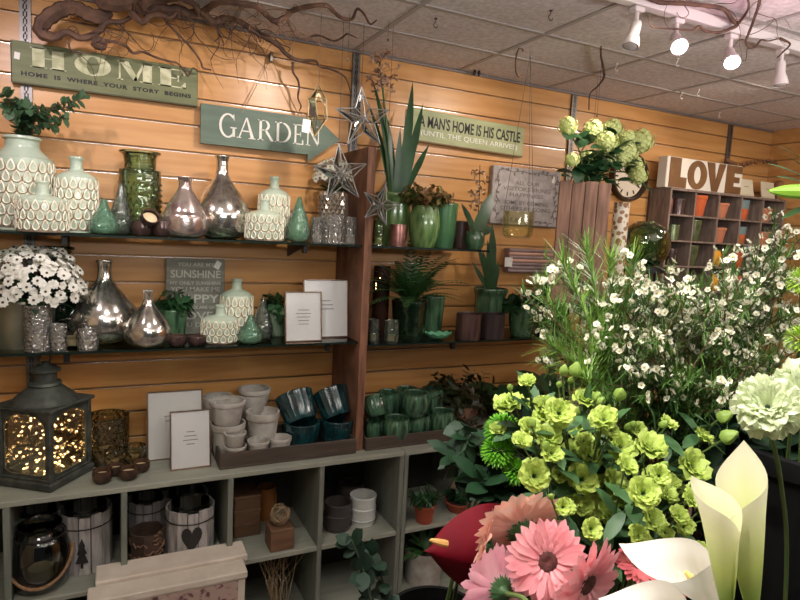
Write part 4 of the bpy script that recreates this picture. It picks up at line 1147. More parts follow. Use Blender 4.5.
heart = [(.05+.45*math.sin(a)**3, .50+.023*(13*math.cos(a)-5*math.cos(2*a)-2*math.cos(3*a)-math.cos(4*a))*.72) for a in [2*PI*k/24 for k in range(24)]]
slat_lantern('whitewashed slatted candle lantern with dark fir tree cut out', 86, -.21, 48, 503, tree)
slat_lantern('whitewashed slatted candle lantern behind the round glass jar', 38, -.12, 42, 506)
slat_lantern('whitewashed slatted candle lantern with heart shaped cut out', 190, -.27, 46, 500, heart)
slat_lantern('whitewashed slatted candle lantern behind the heart one', 186, -.1, 42, 489)
slat_lantern('whitewashed slatted candle lantern above the brown basket', 147, -.12, 36, 494)
t, R, H = put('round_glass_lantern', 'round smoky glass jar lantern with rope handle in the cubby', 'candle lantern', 41, -.30, MF, 56, 523)
PR['globe'] = [(.5,0),(.8,.06),(.97,.25),(1,.42),(.96,.62),(.84,.78),(.68,.87),(.62,.92),(.7,1)]
vessel(t, 'globe', R, H, glass('smoky_glass',(200,204,198),1.8), 'jar', .05, .05, 36)
p = [V((R*1.03*math.cos(a), -R*1.03*abs(math.sin(a))*.9-.002, H*.62-H*.45*math.sin(a))) for a in [PI*k/16 for k in range(17)]]
MB().tube(p, .0055, 7).build('rope_handle', M_rope, t)
MB().tube([V((R*.8*math.cos(a),R*.8*math.sin(a),H*.85)) for a in [PI*2*k/24 for k in range(24)]],.003,5,closed=True).build('wire_collar', M_dark, t)
MB().lathe([(.001,H*.06),(R*.4,H*.06),(R*.4,H*.3),(.001,H*.31)],16).build('candle', M_wax, t)
M_bask = mat('brown_bark', (74,54,42), .9, rgb2=(52,38,30), scale=20, bump=.3)
t, R, H = put('bark_basket', 'rough brown bark basket in cubby left of the heart lantern', 'basket', 147, -.29, MF, 32, 529)
hollow(MB(), [(.86,0),(.95,.1),(1,.9),(1.02,1)], R, H, .1, .1, 14, lambda a,z: 1+.05*math.sin(7*a+4*z)).build('basket', M_bask, t)
mb = MB(); r = random.Random(6)
for k in range(26):
    a = r.uniform(0,6.3); z = H*r.uniform(.15,1); mb.tube([V((R*1.0*math.cos(a+u*.5),R*1.0*math.sin(a+u*.5),z+.008*math.sin(u*9))) for u in (0,.4,.8,1.2)], .003, 5)
mb.build('woven_twigs', mat('light_twig',(120,90,66),.8), t)
# third cubby
M_bx = mat('brown_wood_box', (120,88,62), .7, rgb2=(96,68,48), scale=8, stretch=(1,5,5)); z = MF
M_twig = mat('pale_twig', (150,128,98), .8)
t = thing('twig_box', 'small brown wooden box with ball of pale twigs in the third cubby', 'box', (.575,-.325,MF)); 
MB().bbox(-.045,.045,-.045,.045,0,.085,.003).build('box', M_bx, t, True)
mb = MB(); r = random.Random(9)
for k in range(22):
    ax = rdir(r,0); M = TR((0,0,.125),frame(ax)); q = .04*r.uniform(.8,1)
    mb.tube([M @ V((q*math.cos(a),q*math.sin(a),r.uniform(-.006,.006))) for a in [5.2*j/14 for j in range(15)]], .0014, 4)
mb.build('twig_ball', M_twig, t)
for i in range(3):
    p = at(246, 509-9*i, Y=-.2); t = thing('wooden_box', ('brown wooden box at bottom of stack in the third cubby','brown wooden box in middle of stack in the third cubby','brown wooden box on top of stack in the third cubby')[i], 'box', (.475,-.16,MF+.056*i), 0, 'stacked brown boxes in the cubby')
    MB().bbox(-.05,.05,-.06,.06,0,.04,.003).build('box', M_bx, t, True); MB().bbox(-.052,.052,-.062,.062,.0402,.055,.003).build('lid', M_bx, t, True)
t, R, H = put('amber_jar', 'small amber jar at back of the third cubby', 'jar', 266, -.1, MF+.0, 20, 486); vessel(t,'belly',R,H,mat('amber_ceramic',(150,96,48),.3),'jar')
# fourth cubby
M_wc = mat('white_ceramic', (200,202,198), .3); M_dkc = mat('charcoal_ceramic', (64,58,56), .45)
def stack(label, px, Y, w, yts, m, grp, cat='plant pot', nm='ceramic_pot', words=('bottom','middle','top')):
    z = MF; hs = []
    X = spot_x(px, Y, MF); 
    for i in range(len(yts)):
        zt_ = top_z(X, Y, yts[i]); d = depth((X,Y,zt_)); R = w*d/F/2
        z0 = z if i == 0 else hs[-1][1]-.074; H = zt_-z0
        t = thing(nm, label.format(words[i]), cat, (X,Y,z0), 0, grp); R *= (1-.0*i)
        vessel(t, 'belly' if 0 else 'plain', R, H, m, 'pot', .07, .06, 30); hs.append((z0, zt_))
stack('white ceramic pot at the {} of the stack in the fourth cubby', 362, -.26, 27, (516,505,494), M_wc, 'stacked white pots')
stack('charcoal ceramic pot at the {} of the stack in the fourth cubby', 337, -.27, 28, (523,512,501), M_dkc, 'stacked charcoal pots')
t, R, H = put('ceramic_bowl', 'dark bowl behind the white pots in the fourth cubby', 'bowl', 350, -.12, MF, 28, 482); vessel(t,'belly',R,H,M_dkc,'bowl')
M_tp = mat('terracotta_plastic', (150,70,46), .6)
for px, Y, w, yt, lab, pl in ((424,-.345,22,503,'left plant in terracotta pot in the cubby behind the anthurium',0),(458,-.30,28,500,'right plant in terracotta pot in the cubby behind the anthurium',1)):
    t, R, H = potted(lab, px, Y, MF, w, yt, 'pot', M_tp, lambda t,R,H: bush(t,(0,0,H*.95),.075,24,.028,.008,M_leafd,RG,.75,nl=10), group='terracotta pot plants in the cubby')
t.location.z = t.location.z
a = at(422,478,Y=-.27)
MB().box(-.022,.022,-.001,.001,-.03,.03,TR((-.02,-.01,.13),Matrix.Rotation(.4,4,'Y'))).build('plant_label', mat('brown_card',(120,96,78),.7), t, True)
# lower cubbies
t = thing('twig_bundle', 'bundle of pale twigs in the lower cubby under the twig box', 'twigs', (.58,-.3,.0305))
mb = MB(); r = random.Random(3)
for k in range(26): mb.tube([V((r.gauss(0,.02),r.gauss(0,.02),0)),V((r.gauss(0,.03),r.gauss(0,.02),.14)),V((r.gauss(0,.05),r.gauss(0,.03),.24+.03*r.random()))],.0016,4)
mb.build('twigs', M_twig, t)
t = thing('white_planter', 'pale planter in the lower cubby behind the dark red anthurium', 'planter', (1.24,-.28,.0305))
hollow(MB(), [(.9,0),(.94,.02),(1,.97),(1.02,1)], .085, .14, .07, .06, 28).build('pot', M_conc, t); soil(t,.075,.125)
lv = MB(); r = random.Random(13)
for k in range(14): blade(lv,(0,0,.12),(r.uniform(-1,1),r.uniform(-1,.6),r.uniform(.4,1.2)),(0,-.4,1),r.uniform(.1,.2),.02,.8)
lv.build('leaves', M_leafm, t)

# two painted planter boxes on the floor in front of the cubbies
M_pbox = mat('pinkish_white_paint', (214,203,188), .6, rgb2=(200,188,172), scale=14)
M_flor = mat('faded_floral_print', (176,150,140), .7, rgb2=(96,62,62), scale=48, detail=5, contrast=(.5,.62))
def crate(label, tl, tr_, fr, Z, ymax=9):
    a, b, c_ = at(*tl, Z=Z), at(*tr_, Z=Z), at(*fr, Z=Z)
    x0, x1 = a.x, (b.x+c_.x)/2; y1 = min((a.y+b.y)/2, ymax); y0 = c_.y
    t = thing('painted_crate', label, 'crate', ((x0+x1)/2,(y0+y1)/2,.0005)); hx, hy = (x1-x0)/2,(y1-y0)/2
    MB().bbox(-hx,hx,-hy,hy,Z-.024,Z,.003).build('lid', M_pbox, t, True)
    MB().bbox(-hx+.006,hx-.006,-hy+.006,hy-.006,0,Z-.0242,.003).build('box', M_pbox, t, True)
    MB().box(-hx+.02,hx-.03,-hy+.004,-hy+.0058,.03,Z-.03).build('floral_panel', M_flor, t, True); return y0
yc = crate('long pinkish white painted crate standing nearer the cubbies', (96,565), (240,541), (250,554), .40)
crate('long pinkish white painted crate with floral front, nearer the viewer', (88,583), (241,557), (249,571), .39, yc-.004)
# ---------------------------------------------------------------- contorted branches
M_bark = mat('willow_bark', (104,76,58), .8, rgb2=(66,46,36), scale=22, bump=.4, bscale=40)
def P3(px, py, Y):
    p = at(px, py, Y=Y)
    if p.z > CEIL-.02: p = at(px, py, Z=CEIL-.02)
    return p
RB = random.Random(17)
def limb(mb, pts, Ys, Ye, org):
    """pts: (px, py, radius in px); a tapering limb"""
    n = len(pts); raw = []
    for i, (x, y, r) in enumerate(pts):
        p = P3(x, y, Ys+(Ye-Ys)*i/(n-1)); raw.append((p.x, p.y, p.z, r*depth(p)/F))
    sp = smooth_path(raw, 4); P = [V(q[:3])-org for q in sp]
    mb.tube(P, [max(q[3],.0008)*(1+.10*math.sin(i*1.9)) for i, q in enumerate(sp)], 7)
    return P
def curly(mb, p, d, L_, r0, r, n=22, wig=.55, ymax=None):
    pts = []; pos = V(p); d = V(d).normalized(); ax = rdir(r,0); w = r.uniform(-.4,.4)
    for i in range(n):
        pts.append(pos.copy()); pos = pos+d*(L_/n)
        if r.random() < .22: ax = rdir(r,0); w = r.uniform(-wig*1.3,wig*1.3)
        d = (Matrix.Rotation(w,3,ax) @ d); d = (d+V((.05,-.0,-.05))).normalized()
        if ymax is not None and pos.y > ymax: pos.y = ymax; d.y = -abs(d.y)
        if pos.z > CEIL-.012: pos.z = CEIL-.012; d.z = -abs(d.z)
    mb.tube(pts, [r0*(1-.75*i/n) for i in range(n)], 5)
    return pts
org = at(150,8,Y=-.16)
t = thing('willow_branch', 'long contorted brown willow branch hung above the home and garden signs', 'branch', org)
mb = MB()
A = limb(mb, [(109,10,6),(98,17,7.5),(86,13,7.5),(76,8,7.5),(66,8,7.5),(53,14,7.5),(43,23,7.5),(41,31,7),(47,36,6),(56,37,4.5),(63,33,3.5),(70,33,3.5),(80,38,3.5),(91,36,3.5),(100,30,3.2),(107,22,3),(121,22,2.4),(131,17,1.8)], -.13, -.13, org)
B = limb(mb, [(99,-8,9),(104,1,9),(118,4,8),(132,2,8),(140,7,7),(148,11,5.5),(158,7,5),(168,10,4.8),(178,9,4.6),(190,14,4.4),(202,13,4.4),(212,22,4.4),(220,20,4),(226,18,3.2),(240,22,3),(252,30,3),(260,35,2.8),(270,40,2.6),(280,47,2.4),(286,54,2.2),(298,60,1.8),(315,61,1.3),(320,67,1.0),(330,69,1.0),(345,77,.8),(351,93,.6)], -.18, -.09, org)
Cc = limb(mb, [(202,13,4),(207,9,3.4),(216,3,3.2),(228,2,3),(242,4,3),(258,7,3),(266,14,3),(275,21,2.8),(286,17,2.8),(292,11,2.6),(305,7,2.4),(325,5,2.2),(334,12,2),(342,18,1.8),(352,19,1.6),(357,9,1.4),(364,14,1.2),(370,24,1),(377,20,.7)], -.18, -.55, org)
limb(mb, [(140,7,5),(150,1,4.5),(163,0,4),(180,-3,4),(194,4,3.5),(198,12,3.5)], -.2, -.18, org)
limb(mb, [(286,17,1.6),(296,36,1.2),(306,39,1.2),(313,36,1.2),(321,36,1.1),(334,41,1.1),(343,37,1),(347,34,.9),(357,38,.6)], -.30, -.12, org)
limb(mb, [(131,12,4),(142,22,3.4),(150,16,3),(160,15,2.6),(170,18,2),(177,12,1.2)], -.16, -.2, org)
limb(mb, [(99,36,4),(96,44,5),(103,46,4),(104,39,3)], -.13, -.13, org)
mb.build('branch', M_bark, t)
tw = MB()
limb(tw, [(103,40,1.8),(115,42,1.7),(126,46,1.6),(133,53,1.5),(143,52,1.3),(155,57,1.2),(168,61,1.1),(177,63,1),(184,70,1),(188,76,.9),(193,68,.7),(198,72,.5)], -.12, -.06, org)
limb(tw, [(70,38,1),(69,46,.9),(73,51,.8),(84,53,.7),(97,52,.6)], -.12, -.1, org)
limb(tw, [(166,22,1.3),(176,32,1.2),(186,42,1.1),(196,54,1),(201,62,1),(203,68,.9),(211,70,.7)], -.15, -.08, org)
limb(tw, [(293,62,1.4),(293,72,1.2),(298,80,1.1),(299,88,1),(298,98,.9),(301,106,.7),(299,111,.5)], -.12, -.06, org)
limb(tw, [(226,19,1),(218,28,.9),(220,36,.8),(214,42,.7)], -.15, -.12, org)
limb(tw, [(255,26,.9),(262,33,.8),(272,36,.8),(281,44,.7),(290,48,.6),(288,52,.5)], -.15, -.1, org)
r = RB
for k in range(60):
    src = (A, B, B, B, Cc)[k % 5]; hi = {id(A):len(A),id(B):int(len(B)*.62),id(Cc):int(len(Cc)*.5)}[id(src)]
    lo = int(len(A)*.55) if src is A else int(len(src)*.12)
    p = src[r.randrange(lo, hi)]
    curly(tw, p, (r.uniform(-.4,1), r.uniform(-.3,.1), r.uniform(-1,.2)), r.uniform(.1,.34), r.uniform(.0014,.0027), r, ymax=-.035-org.y)
tw.build('twigs', M_bark, t)
org = at(690,20,Y=-1.05)
t = thing('willow_branch', 'thin curly willow branch wound along the ceiling light track', 'branch', org)
mb = MB(); Yb = -1.075
a = limb(mb, [(640,-6,2.6),(660,2,2.4),(682,3,2.4),(700,5,2.2),(716,7,2.2),(725,10,2.1),(732,20,2.2),(737,25,2),(730,29,1.6),(720,32,1.5),(712,32,1.4),(705,31,1.2),(699,26,1.2),(692,30,1.1),(675,29,1),(660,28,.9),(651,26,.8),(648,15,.6)], Yb, Yb, org)
b = limb(mb, [(760,-6,1.8),(759,4,1.6),(755,16,1.5),(752,25,1.4),(748,35,1.3),(746,42,1.2),(750,48,1.1),(756,46,1),(761,40,.9),(768,41,.8),(777,39,.6)], Yb, Yb, org)
limb(mb, [(737,25,1.6),(745,15,1.3),(749,5,1.2),(746,-4,1)], Yb, Yb, org); limb(mb, [(780,38,1.2),(790,44,1),(783,52,.8),(777,58,.6)], Yb, Yb, org)
mb.build('branch', M_bark, t)
tw = MB()
for k in range(12): curly(tw, (a,b)[k%2][r.randrange(2,24)], (r.uniform(-1,1),r.uniform(-.5,.2),r.uniform(-.4,.4)), r.uniform(.08,.2), .0014, r)
tw.build('twigs', M_bark, t)
org = at(601,50,Y=-.5)
t = thing('hanging_twig', 'thin crooked twig hanging from ceiling above the hydrangeas', 'branch', org)
mb = MB(); limb(mb, [(601,47,1.1),(601,56,1),(603,66,1.2),(604,77,1.2),(598,86,.9),(590,94,.7),(589,110,.5)], -.36, -.30, org); mb.build('twig', M_bark, t)

# ---------------------------------------------------------------- hanging glass and stars
M_lead = mat('grey_lead_edge', (138,136,132), .4, .5); M_brass = mat('aged_brass', (170,150,112), .35, .8)
M_thread = mat('dark_thread', (70,62,56), .8)
G_star = glass('star_glass', (244,246,244), 1.5)
def hook_line(t, p_from, y, name='hanging_thread', rad=.0009, m=None):
    MB().tube([V(p_from), V((p_from[0], p_from[1], CEIL-.002-t.location.z))], rad, 4).build(name, m or M_thread, t)
def star(label, px, py, Y, w, roll, line=True):
    c = at(px, py, Y=Y); R = w*depth(c)/F/2*1.05; th = R*.22
    t = thing('hanging_star', label, 'hanging star', c, 0, 'hanging glass stars'); 
    P = []
    for k in range(10):
        a = PI/2+roll+PI*k/5; q = R if k % 2 == 0 else R*.42
        P.append(V((q*math.cos(a),0,q*math.sin(a))))
    f, bk = V((0,-th,0)), V((0,th,0)); eg = MB(); gl = MB()
    for k in range(10):
        eg.tube([P[k],P[(k+1)%10]], .0022, 5)
        eg.tube([P[k],f], .0026 if k%2 else .0018, 5); eg.tube([P[k],bk], .0018, 5)
        gl.add([P[k],P[(k+1)%10],f],[(0,1,2)]); gl.add([P[k],P[(k+1)%10],bk],[(0,2,1)])
    eg.build('lead_edges', M_lead, t); gl.build('glass_facets', G_star, t, True)
    top = max(P, key=lambda p: p.z)
    MB().tube([top+V((.006*math.cos(a),0,.006+.006*math.sin(a))) for a in [2*PI*k/10 for k in range(10)]], .0012, 4, closed=True).build('ring', M_lead, t)
    if line: hook_line(t, top+V((0,0,.012)), 0)
    return t
star('largest hanging glass star, uppermost beside the slotted upright', 363, 119, -.33, 58, .1)
star('hanging glass star in front of the white flowers', 341, 174, -.34, 56, .12)
star('lowest hanging glass star in front of the timber board top', 380, 205, -.36, 40, -.25)
# geometric lantern
c = at(318,112,Y=-.34)
t = thing('hanging_terrarium', 'small hanging faceted glass terrarium in front of garden sign', 'terrarium', c)
k_ = depth(c)/F; top = V((0,0,26*k_)); mids = []; lows = []
for k in range(5):
    a = 2*PI*k/5+.3; mids.append(V((9.5*k_*math.cos(a),9.5*k_*math.sin(a),12*k_))); lows.append(V((10*k_*math.cos(a+.3),10*k_*math.sin(a+.3),-6*k_)))
bot = V((-3*k_,0,-25*k_)); eg, gl = MB(), MB()
for k in range(5):
    j = (k+1)%5
    for p, q in ((top,mids[k]),(mids[k],mids[j]),(mids[k],lows[k]),(lows[k],lows[j]),(lows[k],bot)): eg.tube([p,q],.0022,5)
    gl.add([top,mids[k],mids[j]],[(0,1,2)]); gl.add([lows[k],lows[j],bot],[(0,2,1)])
    if k != 3: gl.add([mids[k],mids[j],lows[j],lows[k]],[(0,1,2,3)])
eg.build('metal_edges', M_brass, t); gl.build('glass_panels', G_star, t, True)
hook_line(t, top, 0); price_tag(t, (-.045,-.02,-.035), .028, .045, .1)
rb = MB()
for s_ in (-1,1): rb.leaf(top*.7, (s_*.6,-.2,-.9), (0,-1,0), .05, .012, .5)
rb.build('ribbon', mat('cream_ribbon',(216,196,160),.6), t)
# little wooden tag house
c = at(335,150,Y=-.36)
# hanging glass bowl on three cords
c = at(518,225,Y=-.42); R = 15.5*depth(c)/F; H = 27*depth(c)/F
t = thing('hanging_glass_bowl', 'pale yellow glass bowl hanging on cords in front of plaque', 'hanging vase', c-V((0,0,H/2)))
hollow(MB(), [(.5,0),(.8,.03),(.97,.16),(1,.4),(.99,.9),(.98,1)], R, H, .05, .06, 40).build('bowl', glass('yellow_glass',(252,251,238),.45,haze=.035,hz=(226,214,150)), t)
top = V((spot_x(530,-.42,CEIL-.03),-.42,CEIL-.012))-t.location
for a in (PI*.9, -.25, -PI*.5):
    MB().tube([V((R*math.cos(a),R*math.sin(a),H*.97)), top], .0011, 4).build('cord', M_thread, t)
MB().tube([top+V((.0,0,.011-.001)), top+V((0,0,-.008)), top+V((.006,0,-.014)), top+V((.010,0,-.006))], .0016, 5).build('hook', M_steel, t)
wr = at(520,62,Y=-.42)-t.location
MB().tube([wr+V((.03*math.cos(a)*.7,0,.055*math.sin(a))) for a in [.9+4.2*k/18 for k in range(19)]], .004, 6).build('coiled_twine', M_bark, t)
# loose threads and ceiling hooks
def thread(px, py0, py1, Y, label):
    z1 = at(px, py1, Y=Y); p = V((z1.x, Y, CEIL-.002))
    t = thing('hanging_thread', label, 'thread', p, 0, 'threads hanging from the ceiling')
    MB().tube([V((0,0,0)), V((0,0,z1.z-p.z))], .0009, 4).build('thread', M_thread, t)
    MB().ball((0,0,z1.z-p.z), .004, 6, 4).build('bead', M_thread, t)
thread(348, 0, 60, -.4, 'thread hanging in front of the wall left of the tall slotted upright')
thread(388, 0, 40, -.4, 'thread hanging above the strap leaved plant')
thread(597, 45, 116, -.45, 'thread hanging in front of the hydrangeas')
thread(590, 95, 170, -.32, 'thread hanging close to the hydrangea planter')
def chook(px, py, label, m):
    p = at(px, py-4, Z=CEIL)
    t = thing('ceiling_hook', label, 'ceiling hook', p+V((0,0,-.001)), 0, 'small hooks in the ceiling')
    q = [(0,0,0),(0,0,-.012),(-.007,0,-.02),(-.004,0,-.029),(.005,0,-.031),(.009,0,-.024)]
    MB().tube([V(a) for a in smooth_path(q,3)], .0016, 5).build('hook', m, t)
    MB().lathe([(.001,0),(.006,0),(.005,-.003),(.001,-.003)],10).build('base', m, t)
chook(436,22,'dark ceiling hook above the castle sign', M_thread); chook(551,14,'dark ceiling hook left of the light track', M_thread)
M_whook = mat('white_hook', (225,220,210), .4)
for x, y, l in ((617,67,'white ceiling hook above the hydrangeas'),(678,62,'white ceiling hook between the two lit spotlights'),(682,96,'white ceiling hook nearest the back wall above the love sign'),(699,93,'white ceiling hook right of the one above love sign'),(720,116,'white ceiling hook close to the wall corner')):
    chook(x, y, l, M_whook)
p = at(477,70,Y=-.05)
t = thing('hanging_bird_pair', 'tiny pair of dark bird ornaments hanging at top of wall', 'ornament', p)
for s_ in (-1,1):
    MB().ball((s_*.012,0,-.012),.009,8,6,(.8,.8,1.5)).ball((s_*.009,-.002,.006),.006,8,6).build('bird', M_dark, t)
MB().tube([V((-.012,0,.006)),V((0,0,.05)),V((.012,0,.006))],.0008,4).tube([V((0,0,.05)),V((0,0,CEIL-p.z-.002))],.0008,4).build('thread', M_thread, t)

# ---------------------------------------------------------------- pigeonhole shelf at the right
M_grywood = mat('weathered_grey_wood', (138,120,108), .75, rgb2=(108,90,80), scale=8, stretch=(6,6,1.2), detail=6, bump=.15)
X0, X1, PY, PZ = 2.70, 3.70, -.15, 1.863
t = thing('hanging_pigeonhole_shelf', 'weathered grey wooden pigeonhole shelf full of small pots', 'shelving unit', ((X0+X1)/2,-.002,PZ))
hx = (X1-X0)/2; rowh = .14; ncol = 5; nrow = 6; Hh = rowh*nrow; d_ = PY+.002
MB().bbox(-hx,hx,d_,-.0125,-.014,0,.002).build('top', M_grywood, t, True)
MB().bbox(-hx,hx,d_,-.0125,-Hh-.014,-Hh,.002).build('bottom', M_grywood, t, True)
MB().box(-hx,hx,-.012,0,-Hh-.014,0).build('back_panel', mat('dark_aged_back',(84,68,58),.8), t, True)
for s_ in (-1,1): MB().bbox(s_*(hx-.007)-.007,s_*(hx-.007)+.007,d_,-.0125,-Hh+.0002,-.0142,.002).build('side_panel', M_grywood, t, True)
cw = (X1-X0-.028+.012)/ncol
for k in range(1,ncol): x = -hx+.014+cw*k-.006; MB().bbox(x-.006,x+.006,d_+.003,-.0125,-Hh+.0002,-.0142,.0015).build('divider', M_grywood, t, True)
for r_ in range(1,nrow): MB().bbox(-hx+.0142,hx-.0142,d_+.004,-.0127,-rowh*r_-.01,-rowh*r_,.0015).build('shelf', M_grywood, t, True)
def cellz(row): return PZ-rowh*(row+1)+(.0006 if row < nrow-1 else .0006)
def cellx(col, f=.5): return X0+.014+cw*col-.003+(cw-.009)*f
M_grnv = mat('green_mercury_glass',(112,124,84),.25,.5,rgb2=(84,92,66),scale=25)
M_blue = mat('blue_grey_glaze',(108,132,132),.5); M_ylw = mat('yellow_glaze',(226,160,40),.45); M_trbrt = mat('bright_terracotta',(200,96,48),.8,rgb2=(180,84,42),scale=14); M_peach = mat('pale_terracotta',(190,122,88),.8,rgb2=(176,110,80),scale=14)
def cell(row, col, f, dia, h, m, kind, label, two=None, nm='plant_pot', cat='plant pot', grp='pots in the pigeonholes'):
    t = thing(nm, label, cat, (cellx(col,f), -.085, cellz(row)), 0, grp); R = dia/2
    if two:
        o = prof_path(PR['plain'], R, h); k = int(len(o)*.62)
        hollow(MB(), PR['plain'], R, h, .08, .08, 24).build('pot', two, t)
        MB().lathe([(r_*1.012,z) for r_,z in o if z > h*.48],24).build('glaze_band', m, t)
    else: vessel(t, kind, R, h, m, 'pot', .08, .08, 24)
cell(0,0,.22,.065,.082,M_ros,'cyl','rose tealight glass in top left pigeonhole','' or None,'tealight_glass','tealight holder','tealight glasses in the pigeonholes')
cell(0,0,.70,.078,.085,M_smoke,'cyl','smoky brown tealight glass in top left pigeonhole',None,'tealight_glass','tealight holder','tealight glasses in the pigeonholes')
cell(0,1,.42,.115,.115,M_trbrt,'pot','bright terracotta pot in top row second pigeonhole')
cell(0,2,.38,.115,.085,M_peach,'pot','pale terracotta pot in top row third pigeonhole')
cell(0,3,.40,.092,.118,M_blue,'plain','terracotta pot with blue grey rim in top row fourth pigeonhole',M_trbrt)
cell(0,4,.42,.115,.08,M_peach,'pot','pale terracotta pot in top right pigeonhole')
cell(1,0,.14,.05,.085,M_grnv,'cyl','thin green silvered glass at left in second row',None,'tealight_glass','tealight holder','tealight glasses in the pigeonholes')
cell(1,0,.56,.078,.082,M_grnv,'cyl','round green silvered glass in second row first pigeonhole',None,'tealight_glass','tealight holder','tealight glasses in the pigeonholes')
cell(1,1,.38,.098,.118,M_grnv,'plain','large green silvered glass in second row second pigeonhole',None,'tealight_glass','tealight holder','tealight glasses in the pigeonholes')
cell(1,2,.38,.115,.085,M_peach,'pot','pale terracotta pot in second row third pigeonhole')
cell(1,3,.40,.092,.1,M_blue,'plain','terracotta pot with blue grey rim in second row',M_trbrt)
cell(1,4,.42,.115,.08,M_peach,'pot','pale terracotta pot in second row at right end')
cell(2,0,.62,.07,.09,M_smoke,'cyl','smoky glass in third row first pigeonhole',None,'tealight_glass','tealight holder','tealight glasses in the pigeonholes')
cell(2,1,.35,.1,.115,M_grnv,'plain','green silvered glass in third row second pigeonhole',None,'tealight_glass','tealight holder','tealight glasses in the pigeonholes')
cell(2,2,.36,.098,.095,M_ylw,'belly','yellow rounded pot in third row of pigeonholes')
cell(2,3,.42,.09,.09,M_trbrt,'pot','small orange pot in third row among the waxflowers')
cell(3,2,.36,.098,.095,M_ylw,'belly','yellow rounded pot in fourth row of pigeonholes')
cell(3,3,.42,.09,.09,M_trbrt,'pot','small orange pot in fourth row of pigeonholes')

# love sign and cards on top of it
M_lovb = mat('white_painted_block', (222,214,200), .6); M_lov = mat('brown_letters', (120,84,46), .6, rgb2=(104,70,38), scale=12)
yl = -.125; a = at(668,157,Y=yl); b = at(741,190,Y=yl); w_ = b.x-a.x; h_ = .165
t = thing('love_sign', 'white block sign with big brown love letters on pigeonhole shelf', 'sign', ((a.x+b.x)/2, yl+.03, PZ+.0005), 0)
MB().bbox(-w_/2,w_/2,-.03,.03,0,h_,.003).build('block', M_lovb, t, True)
LV = {'L':[R_(.0,.62,0,1),R_(.62,1,0,.36)],
 'O':ring(.5,.5,.54,.5,.2,.3,24),
 'V':[[(0,1),(.36,0),(.52,0),(.52,.34),(.40,1)],[(.52,0),(.66,0),(1,1),(.66,1),(.52,.34)]],
 'E':[R_(0,.5,0,1),R_(.5,1,0,.26),R_(.5,1,.74,1),R_(.5,.86,.40,.60)]}
for ch, u0, u1 in (('L',.035,.25),('O',.27,.50),('V',.50,.75),('E',.77,.985)):
    mb = MB(); glyph(mb, LV[ch], -w_/2+u0*w_, .004, (u1-u0)*w_, h_-.008, -.0302, .004); mb.build('letter', M_lov, t, True)
def card(px, label, tilt, w=.125, h=.10):
    X = spot_x(px, -.11, PZ)
    t = thing('gift_card', label, 'card', (X,-.11,PZ+.0005), 0, 'cream cards on the pigeonhole shelf'); t.rotation_euler = (-.12,0,0)
    M = Matrix.Shear('XZ',4,(0,0)) if 0 else Matrix.Rotation(tilt,4,'Y')
    MB().poly([(-w/2,0),(w/2,0),(w/2-tilt*h,h),(-w/2-tilt*h,h)],-.002,.002).build('card', mat('cream_card',(208,198,170),.7), t, True)
    MB().poly([(-w*.42,h*.0+.008),(w*.42,.008),(w*.42-.1*h*tilt*8,h*.12),(-w*.42-.1*h*tilt*8,h*.12)],-.0032,-.0021).build('card_band', mat('pale_band',(190,180,150),.7), t, True)
    MB().box(-w*.15-tilt*h*.55,w*.15-tilt*h*.55,-.0026,-.0021,h*.55,h*.6).build('printed_line', mat('grey_print',(140,138,138),.8), t, True)
    MB().tube([V((0,.002,h*.6)),V((0,.045,.004))],.002,5).build('card_stand', M_dark, t)
card(747,'cream printed card leaning beside the love sign', .16)
card(768,'cream printed card at right end of pigeonhole shelf top', .1)
M_wd = mat('rustic_wood_piece', (150,104,66), .7, rgb2=(96,64,42), scale=15)
gp = at(752,162,Y=-.05)
t = thing('hanging_wood_garland', 'garland of small wooden pieces strung along wall above the cards', 'garland', gp); r = random.Random(5)
ln = []
for k in range(15):
    p = at(728+4*k, 159+3*math.sin(k*.5)+k*.45, Y=-.05)-gp; ln.append(p)
    if k % 1 == 0:
        q = MB(); q.ball((0,0,0), .016*r.uniform(.6,1.1), 7, 5, (1,.6,.9)); q.build('wood_piece', M_wd, t, None, p+V((0,0,-.012*r.random())))
MB().tube(ln, .0012, 4).build('string', M_thread, t)
rp = at(781,170,Y=-.09); t = thing('wooden_knob_ornament', 'round wooden ornament at right end of the pigeonhole shelf top', 'ornament', (rp.x,-.09,PZ+.0005))
MB().lathe([(.001,0),(.016,0),(.012,.012),(.010,.05),(.02,.062),(.03,.08),(.028,.1),(.016,.116),(.001,.12)],18).build('ornament', M_wd, t)

# ---------------------------------------------------------------- hydrangea planter, cylinder, green globe (stand on a plant table by the wall)
TBZ = 1.30
tb = thing('plant_table', 'dark table behind the waxflowers carrying the hydrangea planter', 'table', (1.82,-.56,0))
MB().bbox(-.17,.25,-.14,.14,TBZ-.03,TBZ,.003).build('top', M_dark, tb, True)
MB().lathe([(.001,0),(.16,0),(.16,.015),(.03,.03),(.022,.06),(.022,TBZ-.0302),(.001,TBZ-.0302)],24,TR((.06,0,0))).build('pedestal', M_dark, tb)
a = at(569,180,Y=-.62); b = at(607,180,Y=-.62); zt = at(584,181,Y=-.62).z
t = thing('hydrangea_planter', 'tall brown wooden planter box in front of the wall holding hydrangeas', 'planter', (spot_x(583,-.575,1.7),-.575,TBZ+.0005), -.68); hx = 24*depth((1.77,-.575,1.55))/F; hh = zt-TBZ
M_plk = mat('planter_plank', (166,128,106), .7, rgb2=(122,92,76), scale=9, stretch=(7,7,.7), bump=.2)
